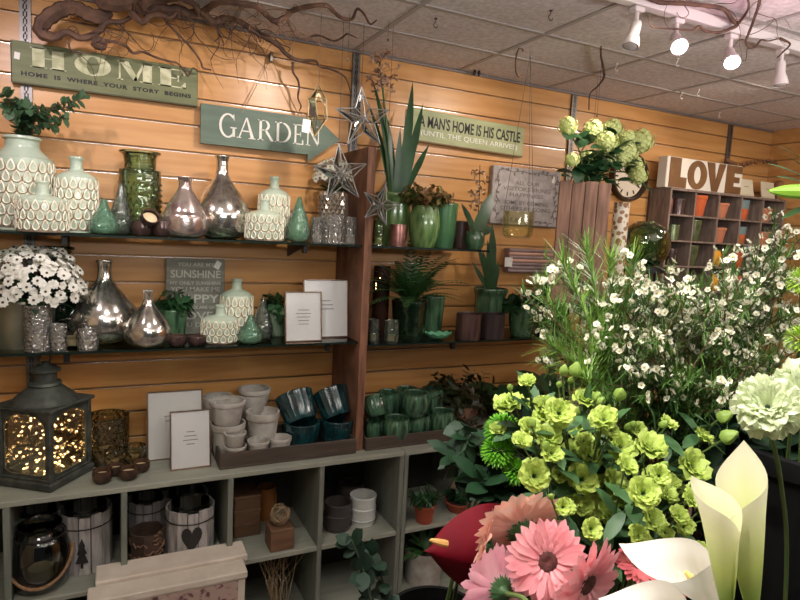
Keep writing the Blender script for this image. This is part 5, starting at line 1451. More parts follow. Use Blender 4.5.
for s_ in (-1,1):
    for k in range(4):
        x0 = -hx+2*hx*k/4; MB().bbox(x0+.001,x0+2*hx/4-.001,s_*.045-.006,s_*.045+.006,0,hh-.004*(k%2),.002).build('plank', M_plk, t, True)
    MB().bbox(s_*(hx-.006)-.006,s_*(hx-.006)+.006,-.0385,.0385,0,hh-.003,.002).build('side_panel', M_plk, t, True)
MB().box(-hx+.0125,hx-.0125,-.0385,.0385,.0,hh-.03).build('soil', M_soil, t, True)
M_hyd = mat('pale_lime_petal', (196,212,126), .5, rgb2=(226,232,170), scale=30, trl=.3)
po = t.location+V((0,0,hh)); mb = None
hyd = MB(); r = random.Random(12)
for i in range(110):
    z = 1-2*(i+.5)/110; a_ = i*2.39996; q = math.sqrt(1-z*z); d = V((q*math.cos(a_),q*math.sin(a_),z))
    c = d*r.uniform(.66,1.08); M = frame(d, rdir(r,0))
    for k in range(4):
        e = M @ V((math.cos(k*PI/2),math.sin(k*PI/2),.35)); hyd.leaf(c, e, d, .27, .25, .5, .1, 2)
hydme = hyd.data('flower_head', M_hyd)
heads = [(568,126,9),(594,131,11),(613,129,10),(607,142,10),(628,152,10),(641,141,12),(622,157,9),(634,166,10),(638,176,9),(572,160,7),(588,158,8),(590,172,7),(617,146,9),(628,138,8),(611,158,8)]
for i, (x, y, w) in enumerate(heads):
    c = at(x, y, Y=-.56-r.uniform(-.03,.11)); rr = w*depth(c)/F
    base = (lambda u, q: V((po.x+u*math.cos(.68)+q*.3, po.y-u*math.sin(.68)+q, po.z-.028)))(r.uniform(-hx*.75,hx*.75), r.uniform(-.02,.02))
    t = thing('hydrangea', 'pale lime hydrangea stem standing in the brown wooden planter', 'cut flower', base, 0, 'hydrangeas in the wooden planter')
    d = c-base; mid = V((d.x*.3,d.y*.3,max(d.z,.05)*.6))
    pts = smooth_path([(0,0,0),tuple(mid),tuple(d-V((0,0,rr*.6)))],5); MB().tube(pts,.0028,6).build('stem', M_stem, t)
    inst(hydme, 'flower_head', t, TR(d, Matrix.Scale(rr,4)))
    lv = MB()
    for k in range(7):
        q = V(pts[r.randrange(3,len(pts))]); lv.leaf(q, (r.uniform(-1,1),r.uniform(-1,.3),r.uniform(-.3,.7)), (0,-.5,1), r.uniform(.05,.09), r.uniform(.04,.06), .6, .12, 4)
    lv.build('leaves', M_leafd, t)
# patterned cylinder
px = 610; X = spot_x(px, -.36, TBZ); zt = top_z(X,-.36,202)
tb2x = X
t = thing('patterned_cylinder', 'white and brown patterned cylinder lantern beside the planter', 'lantern', (2.0,-.47,TBZ+.0005)); X = spot_x(613,-.47,TBZ); zt = top_z(X,-.47,203); H = zt-TBZ; R = .034
t.location.x = spot_x(613,-.47,TBZ)
M_pat = mat('white_brown_lattice', (150,110,70), .5, rgb2=(226,216,196), scale=48, tex='voronoi', contrast=(.42,.5))
hollow(MB(), [(1,0),(1,.5),(1,1)], R, H, .06, .03, 32).build('body', M_pat, t)
g = at(645,243,Y=-.40); R = 24*depth(g)/F
tb = thing('plant_stool', 'dark stool behind the waxflowers under the green glass globe', 'stool', (g.x,g.y,0))
zt = g.z-R*.98; MB().lathe([(.001,zt-.025),(.1,zt-.025),(.1,zt),(.001,zt)],28).build('seat', M_dark, tb)
for k in range(3): a_ = 2*PI*k/3; MB().tube([V((.09*math.cos(a_),.09*math.sin(a_),zt-.025)),V((.1*math.cos(a_),.1*math.sin(a_),0))],.011,8).build('leg', M_dark, tb)
t = thing('green_glass_globe', 'large round green glass globe left of pigeonhole shelf', 'vase', (g.x,g.y,zt+.0005))
hollow(MB(), [(.3,0),(.62,.06),(.9,.24),(1,.48),(.92,.74),(.7,.9),(.45,.975),(.4,1)], R, R*1.85, .03, .03, 40).build('globe', glass('globe_glass',(214,230,196),2.2,.5,30,haze=.08,hz=(80,130,50)), t)
lv = MB()
for k in range(26): lv.leaf((0,0,R*.06), rdir(r,.5), (0,0,1), R*r.uniform(.6,1.1), .03, .8)
lv.build('moss_leaves', M_leafm, t)
# ================================================================ foreground cut flowers
# black flower stand and buckets just below the frame
M_bkt = mat('black_bucket_plastic', (9,9,10), .6, spec=.2)
st = thing('flower_stand', 'black stand carrying the flower buckets in the foreground', 'stand', (.86,-1.78,0))
BZ = .62
MB().bbox(-.46,.62,-.30,.34,BZ-.03,BZ,.004).build('top', M_bkt, st, True)
for sx in (-.42,.58):
    for sy in (-.26,.30): MB().bbox(sx-.015,sx+.015,sy-.015,sy+.015,0,BZ-.0302,.002).build('leg', M_bkt, st, True)
def bucket(label, x, y, R, H, z=BZ):
    t = thing('flower_bucket', label, 'bucket', (x,y,z+.0005), 0, 'black flower buckets')
    hollow(MB(), [(.74,0),(.78,.02),(.96,.93),(.97,.95),(1.04,.955),(1.04,1),(1,1)], R, H, .05, .04, 32, n=2).build('bucket', M_bkt, t); return t
RF = random.Random(31)
def stem_path(base, tip, bow=.25, n=5):
    d = V(tip)-V(base); m = V((d.x*.35,d.y*.35,d.z*.6)); m2 = V((d.x*.68,d.y*.68,d.z*.85))
    return [V(p) for p in smooth_path([(0,0,0),tuple(m),tuple(m2),tuple(d)], n)]

# ---------------------------------------------------------------- lisianthus
M_lis = mat('lime_green_petal', (168,194,76), .5, rgb2=(202,218,122), scale=60, trl=.35, sss=0)
M_lisb = mat('green_bud', (150,178,84), .5, rgb2=(126,156,66), scale=60, trl=.2)
M_lisl = mat('grey_green_leaf', (72,108,64), .5, rgb2=(54,88,52), scale=14, trl=.15)
def ruffle(layers, r, m, name, cupz=.9, wav=7, amp=.13, open_=1.0):
    mb = MB()
    for (np_, rad, lift, tw) in layers:
        for k in range(np_):
            a0 = 2*PI*k/np_+tw+r.uniform(-.15,.15); wd = 2*PI/np_*.80; ph = r.uniform(0,6); L_ = rad*r.uniform(.88,1.1)
            def fn(u, v, a0=a0, wd=wd, ph=ph, L_=L_, lift=lift):
                x = (v-.5)*2; ww = math.sin(PI*min(1,.16+u*.62))**.8
                a = a0+x*wd*ww*(1.0); q = L_*(.12+.88*u**.85*open_)*(1-.16*abs(x)**2.5*u)
                z = L_*lift*(math.sin(u*PI*.5)**.9)*cupz - L_*.25*u**4*(1-lift)
                rf = amp*L_*u**3*(math.sin(x*wav+ph)+.5*math.sin(x*wav*1.9+ph*2))
                return (q*math.cos(a)*(1+.0*rf), q*math.sin(a), z+rf)
            mb.grid(fn, 5, 8)
    return mb.data(name, m)
lis = [ruffle([(5,1,.62,0),(5,.9,.95,.6),(4,.66,1.25,.3),(4,.42,1.5,.1)], RF, M_lis, 'bloom') for _ in range(4)]
lisbud = MB().lathe([(.001,0),(.3,.06),(.42,.3),(.38,.6),(.2,.9),(.06,1.05),(.001,1.08)],10,None,lambda a,z:1+.12*math.sin(3*a+5*z)).data('bud', M_lisb)
calyx = MB()
for k in range(5): a = 2*PI*k/5; calyx.leaf((0,0,-.02),(math.cos(a)*.55,math.sin(a)*.55,1),(-math.cos(a),-math.sin(a),.4),.5,.12,-.3,.2,3)
calyx.lathe([(.06,-.16),(.16,-.02),(.18,.05),(.001,.06)],8); calyx = calyx.data('calyx', M_lisl)
bk1 = bucket('black bucket of lime green lisianthus at front centre', .74, -1.70, .10, .26)
LB = [ # blooms: px, py, size px, kind (b bloom, d bud)
 [(507,404,15,'b'),(498,428,9,'b'),(510,388,4,'d')],[(527,380,9,'b'),(545,406,13,'b'),(534,402,5,'d')],[(560,412,15,'b'),(563,372,6,'d'),(559,385,4,'d')],
 [(586,398,14,'b'),(575,372,8,'d'),(570,381,4,'d'),(584,430,12,'b')],[(548,436,14,'b'),(522,440,10,'b'),(532,425,6,'d')],[(535,475,17,'b'),(552,452,12,'b'),(545,447,6,'d')],
 [(604,418,14,'b'),(619,396,8,'d'),(600,402,5,'d'),(611,430,9,'b')],[(646,402,8,'d'),(629,412,12,'b'),(637,396,5,'d')],[(669,423,9,'b'),(652,446,17,'b'),(662,425,5,'d')],
 [(622,446,16,'b'),(616,482,15,'b'),(590,456,12,'b')],[(583,478,17,'b'),(570,452,12,'b'),(560,474,9,'b')],[(694,466,17,'b'),(676,492,14,'b'),(684,478,5,'d')],
 [(644,492,16,'b'),(628,465,12,'b'),(660,475,11,'b')],[(610,515,15,'b'),(590,505,14,'b'),(574,500,10,'b')],[(722,418,8,'d'),(726,438,9,'d'),(704,436,10,'b')],[(655,520,14,'b'),(640,535,12,'b'),(680,515,10,'b')],
 [(600,440,10,'b'),(628,428,6,'d'),(640,430,9,'b')]]
for k in range(13):
    x = RF.uniform(505,715); y = RF.uniform(398,530)
    LB.append([(x,y,RF.uniform(9,14),'b'),(x+RF.uniform(-22,22),y+RF.uniform(-24,24),RF.uniform(8,12),'b'),(x+RF.uniform(-18,18),y-RF.uniform(8,26),RF.uniform(4,6),'d'),(x+RF.uniform(-26,26),y+RF.uniform(0,26),RF.uniform(8,12),'b')])
for si, blooms in enumerate(LB):
    base = bk1.location+V((RF.uniform(-.05,.05),RF.uniform(-.05,.05),.022))
    t = thing('lisianthus', 'lime green lisianthus stem in the thick bunch above the pink gerberas', 'cut flower', base, 0, 'lime green lisianthus bunch')
    D0 = .86+RF.uniform(-.05,.10)+(.08 if blooms[0][1] < 410 else -.04 if blooms[0][1] > 480 else 0)
    sm, lv = MB(), MB(); main = None
    for bi, (x, y, w, kd) in enumerate(blooms):
        D = D0+RF.uniform(-.03,.04); c = at(x, y, D=D); rr = w*D/F
        outd = (c-(bk1.location+V((0,0,.42)))).normalized()
        face = (outd*.75+V((0,-.45,.55))+rdir(RF,0)*.35).normalized()
        tip = c-face*rr*.55-base
        if main is None:
            main = stem_path(base, base+tip); sm.tube(main, [.0024-.0008*i/len(main) for i in range(len(main))], 6)
        else:
            q = main[int(len(main)*.66)]; m = q.lerp(tip,.5)+V((0,0,-.008)); sm.tube([V(p) for p in smooth_path([tuple(q),tuple(m),tuple(tip)],4)], .0013, 5)
        M = TR(c-face*rr*.5-base, frame(face, rdir(RF,0)))
        if kd == 'b': o = inst(lis[RF.randrange(4)], 'bloom', t, M @ Matrix.Scale(rr*1.04,4)); inst(calyx, 'calyx', o, Matrix.Scale(.8,4))
        else: o = inst(lisbud, 'bud', t, M @ Matrix.Scale(rr*1.9,4)); inst(calyx, 'calyx', o, Matrix.Scale(.7,4))
    for k in range(12):
        q = main[RF.randrange(int(len(main)*.5), len(main)-1)]
        lv.leaf(q, rdir(RF,.1), (0,-.3,1), RF.uniform(.035,.06), RF.uniform(.016,.026), RF.uniform(0,.8), .15, 4)
    sm.build('stem', M_stem, t); lv.build('leaves', M_lisl, t)

# ---------------------------------------------------------------- waxflower
M_wax1 = mat('waxflower_petal', (230,226,206), .5, rgb2=(216,212,190), scale=200, trl=.25)
M_waxc = mat('waxflower_centre', (164,150,88), .5)
M_needle = mat('needle_leaf', (88,124,50), .5, rgb2=(56,92,38), scale=6, trl=.25)
wf = MB()
for k in range(5):
    a = 2*PI*k/5
    wf.leaf((math.cos(a)*.18,math.sin(a)*.18,0),(math.cos(a),math.sin(a),.35),(-math.cos(a)*.3,-math.sin(a)*.3,1),.85,.95,-.2,.12,3,lambda t: math.sqrt(max(0,1-(2*t-1)**2))*.9+.1)
wfme = wf.data('blossom', M_wax1)
wfc = MB().ball((0,0,.05),.3,8,5,(1,1,.6)).data('blossom_centre', M_waxc)
wfb = MB().lathe([(.001,-.5),(.18,-.3),(.3,.1),(.26,.4),(.001,.6)],7).data('flower_bud', M_wax1)
bk2 = bucket('black bucket of white waxflower behind the lisianthus', 1.06, -1.63, .12, .30)
WX = [(560, 276), (577, 264), (548, 314), (556, 352), (590, 310), (612, 292), (620, 300), (640, 310), (655, 306), (668, 318), (690, 314), (700, 330), (716, 326), (735, 330), (750, 296), (776, 264), (770, 276), (742, 292), (790, 250), (705, 292), (600, 360), (625, 360), (570, 332), (660, 360), (690, 368), (720, 360), (755, 339), (785, 314), (620, 380), (660, 382), (700, 375), (740, 375), (582, 366), (630, 402), (665, 410), (700, 402), (735, 402), (770, 374), (610, 415), (690, 425), (725, 425), (650, 330), (680, 292), (728, 292), (640, 348), (760, 359), (600, 330), (785, 282)]
def wax_stem(x, y, i, D=None, tall=True):
    base = bk2.location+V((RF.uniform(-.06,.06),RF.uniform(-.06,.06),.022))
    left = x < 600
    t = thing('waxflower', 'white waxflower stem at left of bunch with green needles in front of planter' if left else 'white waxflower stem in the big bunch in front of pigeonhole shelf', 'cut flower', base, 0, 'left waxflower sprays' if left else 'white waxflower bunch')
    D = D or RF.uniform(.92,1.15); c = at(x, y, D=D); main = stem_path(base, c)
    sm, lv = MB(), MB(); sm.tube(main, [.0024-.0014*k/len(main) for k in range(len(main))], 5)
    n = len(main); tips = []
    for b in range(15):
        k = int(n*(.42+.56*b/14)); k = min(k, n-2); q = main[k]
        ax = (main[k+1]-main[k]).normalized(); o = rdir(RF,0); o = (o-ax*o.dot(ax)).normalized()
        L_ = RF.uniform(.05,.11)*(1.1-.3*b/14); e = q+(ax*.75+o*.8+V((0,0,.1))).normalized()*L_
        m = q.lerp(e,.5)+o*L_*.12
        tw = [V(p) for p in smooth_path([tuple(q),tuple(m),tuple(e)],4)]; sm.tube(tw, .0009, 4)
        for p in tw[1:]:
            for s in range(4): lv.leaf(p, (o*.3+ax*.7+rdir(RF,0)*.9), (0,0,1), RF.uniform(.018,.034), .0024, RF.uniform(-.3,.3), 0, 2, lambda t: 1-.7*t)
        tips.append((e, b))
    for k in range(int(n*.4), n-1):
        for s in range(3): lv.leaf(main[k], rdir(RF,.2), (0,0,1), RF.uniform(.02,.036), .0024, RF.uniform(-.3,.3), 0, 2, lambda t: 1-.7*t)
    nf = 0
    for e, b in tips:
        if left and RF.random() < .55: continue
        if b < 5 and RF.random() < .7: continue
        if y > 362 and RF.random() < .72: continue
        for s in range(RF.choice((3,4,5,6))):
            p = e+rdir(RF,.3)*RF.uniform(.006,.024); f = (V((0,-.5,.5))+rdir(RF,0)*.9).normalized(); rr = RF.uniform(.0058,.0078)
            M = TR(p, frame(f, rdir(RF,0))) @ Matrix.Scale(rr,4)
            if RF.random() < .16: inst(wfb, 'flower_bud', t, M)
            else: o_ = inst(wfme, 'blossom', t, M); inst(wfc, 'blossom_centre', o_)
            nf += 1
    sm.build('stem', M_brownstem, t); lv.build('needles', M_needle, t)
for i, (x, y) in enumerate(WX): wax_stem(x, y, i)

# ---------------------------------------------------------------- gerberas
M_ger = mat('pink_gerbera_petal', (244,164,172), .5, rgb2=(248,186,190), scale=30, trl=.3)
M_gerp = mat('peach_gerbera_petal', (248,198,180), .5, rgb2=(250,212,196), scale=30, trl=.3)
M_gerl = mat('lilac_pink_petal', (238,170,188), .5, rgb2=(246,192,200), scale=30, trl=.3)
M_gerc = mat('dark_gerbera_centre', (62,28,26), .8, rgb2=(90,44,40), scale=90, bump=.5)
M_gerd = mat('deep_pink_petal', (214,104,112), .5, rgb2=(230,130,130), scale=30, trl=.3)
bk3 = bucket('black bucket of pink gerberas at front left', .50, -1.86, .10, .24)
def gerbera(label, px, py, w, face, D, m, n=30, cup=.18):
    base = bk3.location+V((RF.uniform(-.04,.04),RF.uniform(-.04,.04),.02))
    c = at(px, py, D=D); R = w*D/F; face = V(face).normalized()
    t = thing('gerbera', label, 'cut flower', base, 0, 'pink gerberas in the foreground')
    # face given in camera axes: right, up, towards viewer
    fw = (RT*face.x+UP*face.y-FW*face.z).normalized(); M = TR(c-base, frame(fw, UP))
    pm = MB()
    for ring_, (nn, l, lift, wd) in enumerate(((n,1,cup,.22),(n-4,.86,cup+.14,.20),(14,.42,.45,.10))):
        for k in range(nn):
            a = 2*PI*k/nn+ring_*.13+RF.uniform(-.05,.05); d = V((math.cos(a),math.sin(a),lift+RF.uniform(-.08,.08)))
            pm.leaf(V((math.cos(a)*.14,math.sin(a)*.14,.02*ring_)), d, V((-math.cos(a)*.3,-math.sin(a)*.3,1)), l*.9*RF.uniform(.92,1.05), wd, RF.uniform(.1,.55), .12, 7, lambda t: (.45+.55*math.sin(PI*t*.62)) if t < .82 else max(.12,(1-((t-.82)/.18)**2)*.95))
    pm = MB().add([v for v in pm.v], pm.f, M @ Matrix.Scale(R,4)); pm.build('petals', m, t)
    cm = MB().lathe([(.001,.0),(.30,.02),(.30,.09),(.2,.13),(.10,.10),(.001,.08)],22); MB().add(cm.v, cm.f, M @ Matrix.Scale(R*.82,4)).build('flower_centre', M_gerc, t)
    sp = MB()
    for rg in range(2):
        for k in range(14):
            a = 2*PI*k/14+rg*.2; sp.leaf((math.cos(a)*.08,math.sin(a)*.08,-.16+.03*rg),(math.cos(a),math.sin(a),.35-.1*rg),(math.cos(a)*.4,math.sin(a)*.4,-1),.34-.06*rg,.10,.2,.1,3)
    sp.lathe([(.05,-.26),(.1,-.2),(.2,-.08),(.22,.0),(.001,.01)],12)
    MB().add(sp.v, sp.f, M @ Matrix.Scale(R,4)).build('sepals', M_lisl, t)
    tip = c-base-fw*R*.24; pth = smooth_path([(0,0,0),tuple(V((tip.x*.5,tip.y*.5,tip.z*.62))),tuple(tip-fw*R*.9+V((0,0,-R*.2))),tuple(tip)],5)
    MB().tube(pth, .0032, 7).build('stem', M_stem, t)
gerbera('peach pink gerbera at top seen from behind showing green sepals', 521, 530, 47, (-.25,.45,-.8), .80, M_gerp)
gerbera('pink gerbera facing the viewer with round dark centre', 547, 561, 42, (.05,.12,1), .74, M_ger)
gerbera('pink gerbera at right half turned away with dark centre below', 586, 583, 47, (.55,-.25,.75), .72, M_ger)
gerbera('peach gerbera at far left edge of the bunch facing left', 486, 548, 38, (-.85,.25,-.2), .80, M_gerp)
gerbera('lilac pink gerbera at bottom left seen from behind', 500, 590, 42, (-.4,-.1,-.75), .76, M_gerl)
gerbera('lilac pink gerbera low at the left edge below the peach one', 484, 590, 30, (-.8,-.1,.1), .80, M_gerl)
gerbera('deep pink gerbera peeping out behind the white callas', 637, 566, 22, (.1,.6,.3), .80, M_gerd)
gerbera('deep pink gerbera low behind the middle white calla', 668, 588, 20, (.2,.5,.4), .82, M_gerd)

# ---------------------------------------------------------------- anthurium
M_red = mat('dark_red_spathe', (106,6,22), .55, rgb2=(80,4,17), spec=.12, scale=9)
bk4 = bucket('black bucket of foliage and anthurium at far left front', .60, -1.46, .10, .15)
base = bk4.location+V((.0,-.03,.02))
t = thing('anthurium', 'dark red glossy anthurium left of the pink gerberas', 'cut flower', base)
c = at(484,556,D=.90); k_ = .90/F
def spathe(u, v):
    # heart folded along its length, tip to the left; local px coordinates
    x = -1+2*u                        # -1 base right ... 1 tip left
    s = v*2-1
    wid = math.sin(PI*min(1,u*.95+.05))**.62*(1-.28*u)
    X = 52-114*u+8*abs(s); Yv = s*wid*56+(-6+12*u)
    dz = -24*abs(s)**1.3*wid+10*math.sin(u*3)
    return c-base+RT*(X*k_)+UP*(Yv*k_)+FW*(-dz*k_*1.2)
mb = MB(); mb.grid(spathe, 18, 16); o = mb.build('spathe', M_red, t)
mb.v = []; mb.f = []
M_spad = mat('yellow_spadix', (206,160,96), .6, rgb2=(186,140,76), scale=150, bump=.3)
s0 = at(447,544,D=.855)-base; s1 = at(430,540,D=.845)-base
MB().tube([s0.lerp(s1,i/8) for i in range(9)], [.005,.0055,.0055,.0052,.005,.0045,.004,.003,.0015], 8).build('spadix', M_spad, t)
MB().tube(stem_path(base, c+FW*.03), .003, 7).build('stem', mat('dark_green_stem',(44,58,34),.6), t)

# ---------------------------------------------------------------- calla lilies
M_cal = mat('white_calla_spathe', (242,240,228), .35, rgb2=(250,248,240), scale=5, trl=.25)
def callamat(name, low, high, z0, z1, midc=None, zm=.5):
    """white spathe that greens towards its foot: the colour of the flower itself, along its own length"""
    m = bpy.data.materials.new(name); m.use_nodes = True; nt = m.node_tree; b = nt.nodes['Principled BSDF']; b.inputs['Roughness'].default_value = .38
    at_ = nt.nodes.new('ShaderNodeAttribute'); at_.attribute_name = 'along'
    cr = nt.nodes.new('ShaderNodeValToRGB'); cr.color_ramp.elements[0].color = L(low); cr.color_ramp.elements[1].color = L(high)
    cr.color_ramp.elements[0].position, cr.color_ramp.elements[1].position = z0, z1
    if midc: e_ = cr.color_ramp.elements.new(zm); e_.color = L(midc)
    nt.links.new(at_.outputs['Fac'], cr.inputs[0]); nt.links.new(cr.outputs[0], b.inputs['Base Color'])
    tl = nt.nodes.new('ShaderNodeBsdfTranslucent'); nt.links.new(cr.outputs[0], tl.inputs[0]); mx = nt.nodes.new('ShaderNodeMixShader'); mx.inputs[0].default_value = .3
    nt.links.new(b.outputs[0], mx.inputs[1]); nt.links.new(tl.outputs[0], mx.inputs[2]); nt.links.new(mx.outputs[0], nt.nodes['Material Output'].inputs['Surface'])
    return m
M_calg = callamat('cream_green_calla', (108,148,44), (236,235,204), .0, .95, (204,218,128), .42)
M_calw = callamat('white_calla', (168,190,96), (238,235,226), .0, .3)
bk5 = bucket('black bucket of white calla lilies at front right', .72, -2.02, .09, .22)
def calla(label, foot, mouth, w, D0, D1, m, openside, tipl=.35, flare=.35, wrap=1.12, base_off=(0,0)):
    """spathe rolled round an axis from foot to mouth (px), radius w px, opening towards openside (camera right, up, near)"""
    a = at(foot[0],foot[1],D=D0); b = at(mouth[0],mouth[1],D=D1); ax = (b-a); Ln = ax.length; axn = ax.normalized()
    base = bk5.location+V((base_off[0],base_off[1],.02))
    t = thing('calla_lily', label, 'cut flower', base, 0, 'white calla lilies in the foreground')
    od = (RT*openside[0]+UP*openside[1]-FW*openside[2]); od = (od-axn*od.dot(axn)).normalized(); sd = axn.cross(od)
    R = w*(D0+D1)/2/F; NU, NV = 22, 30
    def fn(u, v):
        th = (v-.5)*2*PI*wrap; s = abs(v-.5)*2      # s=0 back (tip), 1 at the overlapping edges
        hgt = 1+tipl*max(0,1-s*1.6)**2*1.0-.30*s**3
        h = u*hgt
        prof = (.20+.80*min(1,(u*1.05))**.75)*(1+flare*max(0,u-.72)**1.5*4*(1-.5*s))
        rr = R*prof*(1+.10*(v-.5)*1.6)
        dr = -math.cos(th)*od+math.sin(th)*sd
        p = a-base+axn*(h*Ln)+dr*rr
        tipc = max(0,1-s*3.2)
        return p+(-od)*R*.35*tipc*max(0,u-.85)*5*flare
    mb = MB(); mb.grid(fn, NU, NV); o = mb.build('spathe', m, t)
    at_ = o.data.attributes.new('along','FLOAT','POINT')
    at_.data.foreach_set('value', [i/NU for i in range(NU+1) for j in range(NV+1)])
    sp0, sp1 = a-base+axn*Ln*.2, a-base+axn*Ln*.78
    MB().tube([sp0.lerp(sp1,i/6) for i in range(7)], [.006,.006,.006,.0055,.005,.004,.002], 8).build('spadix', mat('pale_spadix',(226,204,120),.6), t)
    MB().tube([V(p) for p in smooth_path([(0,0,0),tuple(((a-base)-axn*.10)*.6),tuple((a-base)-axn*.05),tuple(a-base+axn*Ln*.04)],5)], [.006]*16, 8).build('stem', mat('calla_stem',(112,150,66),.4), t)
    return t
calla('tall cream green calla lily, right one of the upright pair', (752,612), (740,480), 22, .60, .60, M_calg, (-.75,.1,.75), .26, .12, 1.15, (.02,0))
calla('tall cream green calla lily, left one of the upright pair', (727,612), (716,496), 18, .58, .58, M_calg, (.55,.1,.8), .14, .35, 1.08, (-.02,.01))
calla('white calla lily leaning left in the middle with pointed tip', (724,612), (674,560), 25, .66, .66, M_calw, (-.35,.9,.25), .55, .45, 1.05, (-.03,.02))
calla('white calla lily at the bottom edge lying to the left', (704,650), (650,606), 26, .62, .62, M_calw, (-.3,.9,.3), .5, .4, 1.05, (-.04,-.01))

# ---------------------------------------------------------------- carnations and green chrysanthemums at the right edge
M_carn = mat('pale_green_white_petal', (226,232,204), .5, rgb2=(206,220,172), scale=40, trl=.3)
bk6 = bucket('tall black bucket at right edge below the carnations', 1.05, -1.89, .15, .62)
def carn(label, px, py, w, D, off, face=(-.4,.5,.7)):
    base = bk6.location+V((off[0],off[1],.03)); c = at(px,py,D=D); R = w*D/F
    t = thing('carnation', label, 'cut flower', base, 0, 'pale green carnations'); fw = (RT*face[0]+UP*face[1]-FW*face[2]).normalized()
    me = ruffle([(9,1,.1,0),(9,.97,.42,.4),(8,.9,.72,.2),(8,.8,.95,.5),(7,.66,1.2,.1),(7,.5,1.5,.3),(6,.34,1.9,.2)], RF, M_carn, 'flower_head', .8, 15, .16)
    inst(me, 'flower_head', t, TR(c-base-fw*R*.45, frame(fw,UP)) @ Matrix.Scale(R,4))
    MB().lathe([(.012*R/.03,-.035*R/.03),(.014*R/.03,-.012*R/.03),(.017*R/.03,0),(.001,.001)],12,TR(c-base-fw*R*.4, frame(fw,UP))).build('calyx', M_lisl, t)
    MB().tube(stem_path(base, c-fw*R*1.4), .003, 7).build('stem', M_stem, t)
carn('pale green white carnation, fully visible one at right edge', 768, 402, 33, .66, (-.03,-.02))
carn('pale green white carnation cut off by the right edge, behind the other', 806, 388, 34, .70, (.02,.0))
M_mum = mat('lime_pompom_petal', (132,170,44), .5, rgb2=(160,192,70), scale=40, trl=.3)
def pompom(label, px, py, w, D, off, m=M_mum, bk=None, petals=170, nm='green_chrysanthemum', grp='lime chrysanthemums at the right edge'):
    bk = bk or bk6; base = bk.location+V((off[0],off[1],.03)); c = at(px,py,D=D); R = w*D/F
    t = thing(nm, label, 'cut flower', base, 0, grp); mb = MB()
    for i in range(petals):
        z = 1-1.7*(i+.5)/petals; a = i*2.39996; q = math.sqrt(max(0,1-z*z)); d = V((q*math.cos(a),q*math.sin(a),z))
        mb.leaf(c-base+d*R*.5, d+rdir(RF,0)*.15, V((0,0,1)), R*.55, R*.16, .5, .2, 3)
    mb.build('flower_head', m, t); MB().tube(stem_path(base,c-V((0,0,R*.5))), .0026, 6).build('stem', M_stem, t)
pompom('lime green chrysanthemum at right edge, upper one', 802, 282, 16, .80, (.03,.02))
pompom('lime green chrysanthemum at right edge, lower one', 800, 340, 16, .80, (.02,.05))
# lily with long green bud and leaves
base = bk6.location+V((.04,.03,.03)); c = at(800,192,D=.95)
t = thing('green_lily', 'green lily stem with long bud and leaves at right edge', 'cut flower', base)
lb = MB(); p0 = at(822,192,D=.95)-base; p1 = at(769,191,D=.93)-base
lb.tube([p0.lerp(p1,i/8) for i in range(9)], [.005,.0095,.0115,.012,.0115,.0105,.009,.006,.002], 8); lb.build('bud', mat('lily_bud',(150,186,66),.4,rgb2=(120,166,50),scale=20), t)
lv = MB()
for (x0,y0,x1,y1,w) in ((812,182,770,158,.018),(812,186,778,172,.016),(816,180,788,150,.016),(815,170,780,140,.014),(814,205,782,215,.014)):
    a_, b_ = at(x0,y0,D=.97)-base, at(x1,y1,D=.95)-base; lv.leaf(a_, (b_-a_), UP-FW*.6, (b_-a_).length, w, .25, .15, 6)
lv.build('leaves', M_leafm, t)
MB().tube([V(p) for p in smooth_path([(0,0,0),tuple((p0)*.55+V((.02,0,.0))),tuple(p0+V((.01,0,-.05))),tuple(p0)],5)], .004, 7).build('stem', M_stem, t)

# ---------------------------------------------------------------- green foliage at left of the bunch
M_bup = mat('bright_bupleurum', (104,178,40), .5, rgb2=(136,204,64), scale=40, trl=.3)
pompom('bright green feathery chrysanthemum beside the lisianthus, upper', 503, 432, 20, 1.0, (.02,.01), M_bup, bk4, 220, 'green_chrysanthemum', 'bright green chrysanthemums left of the lisianthus')
pompom('bright green feathery chrysanthemum beside the lisianthus, middle', 498, 452, 18, .98, (.03,.0), M_bup, bk4, 220, 'green_chrysanthemum', 'bright green chrysanthemums left of the lisianthus')
pompom('bright green feathery chrysanthemum beside the lisianthus, lowest', 516, 472, 15, .97, (.01,.02), M_bup, bk4, 200, 'green_chrysanthemum', 'bright green chrysanthemums left of the lisianthus')
def leafy(label, pts, ll, lw, m, off, D, bk=bk4, grp=None, nm='leafy_branch', roundl=True, n=3, stem=mat('dark_green_stem',(44,58,34),.6)):
    base = bk.location+V((off[0],off[1],.02)); tip = at(pts[-1][0],pts[-1][1],D=D)
    t = thing(nm, label, 'cut foliage', base, 0, grp); q = [V((0,0,0))]
    for (x,y) in pts: q.append(at(x,y,D=D)-base)
    path = [V(p) for p in smooth_path([tuple(a) for a in q],6)]; sm, lv = MB(), MB(); sm.tube(path, [.0026-.0014*i/len(path) for i in range(len(path))], 5)
    for k in range(6,len(path)):
        ax = (path[k]-path[k-1]).normalized()
        for s in range(n):
            o = rdir(RF,.1); f = RF.uniform(.7,1.2); lv.leaf(path[k], o+ax*.3-FW*.2, V((0,0,1))-FW*.6, ll*f, lw*f, RF.uniform(0,.6), .12, 4, (lambda t: math.sqrt(max(0,1-(2*t-1)**2))*.95+.05) if roundl else None)
    sm.build('stem', stem, t); lv.build('leaves', m, t)
GD = 'dark leafy stems left of the lisianthus'
M_fol = mat('dark_glossy_leaf', (32,60,36), .5, rgb2=(22,42,27), scale=14, spec=.3, trl=.1)
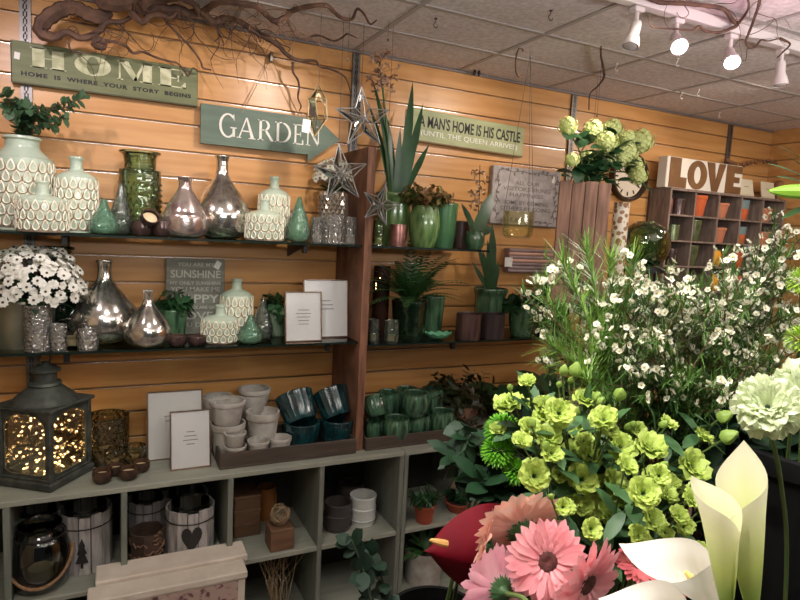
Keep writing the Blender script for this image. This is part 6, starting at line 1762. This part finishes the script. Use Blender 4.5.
for i, (p, ll, lw, D) in enumerate((([(500,520),(480,455),(470,432)],.06,.036,1.05),([(505,520),(470,470),(456,455)],.055,.022,1.02),([(510,530),(500,480),(490,440)],.05,.03,1.06),([(520,530),(500,500),(478,478)],.05,.024,.98),([(520,520),(525,470),(530,430)],.05,.03,1.05))):
    leafy('dark green leafy stem left of the lime lisianthus above anthurium', p, ll, lw, M_fol, (.01*i,.02), D, grp=GD, n=2)
bk7 = bucket('low black bucket of eucalyptus at bottom centre', .40, -1.52, .07, .12)
GE = 'dark green eucalyptus stems at bottom centre'
for i, (p, D) in enumerate((([(372,640),(366,580),(352,540)],.92),([(385,640),(385,590),(372,556)],.95))):
    leafy('dark green eucalyptus stem rising at the bottom centre before cubbies', p, .028, .02, mat('blackish_green_leaf',(26,46,32),.6,rgb2=(18,34,24),scale=14,spec=.2), (-.03+.01*i,-.02), D, bk=bk7, grp=GE, n=2)

GB = 'dark leafy stems between the lisianthus and the carnations'
for i, (p, D) in enumerate((([(735,600),(725,480),(712,420)],1.0),([(745,600),(745,470),(738,425)],1.02),([(755,600),(765,470),(770,440)],1.04),([(735,600),(700,480),(690,412)],1.04),([(760,600),(785,470),(795,440)],1.05),([(735,600),(720,500),(700,470)],.98))):
    leafy('dark green leafy stem behind the upright callas beside the carnation', p, .06, .03, M_fol, (-.02+.01*i,.05), D, bk=bk6, grp=GB, n=4)
# bright needle fronds in front of the planter
GN = 'bright needle sprays in front of the planter'
for i, (p, D) in enumerate((([(600,420),(590,330),(562,262)],1.0),([(605,420),(600,320),(586,250)],1.02),([(610,420),(612,330),(610,256)],1.04),([(598,420),(575,350),(545,300)],1.0),([(606,420),(620,330),(632,262)],1.06),([(598,420),(580,370),(550,345)],.98))):
    base = bk2.location+V((-.04+.01*i,.0,.022)); q = [V((0,0,0))]+[at(x,y,D=D)-base for x,y in p]
    t = thing('needle_spray', 'bright green needle leaved spray rising in front of the brown planter', 'cut foliage', base, 0, GN)
    path = [V(a) for a in smooth_path([tuple(a) for a in q],8)]; sm, lv = MB(), MB(); sm.tube(path, .0013, 5)
    for k in range(9,len(path)):
        ax = (path[k]-path[k-1]).normalized()
        for s_ in range(9): lv.leaf(path[k].lerp(path[k-1],RF.random()), rdir(RF,0)*.8+ax*.9, (0,0,1), RF.uniform(.035,.065), .003, RF.uniform(-.2,.5), 0, 3, lambda t: 1-.75*t)
    sm.build('stem', M_stem, t); lv.build('needles', mat('bright_needle', (122,158,64), .5, rgb2=(92,130,50), scale=8, trl=.25), t)
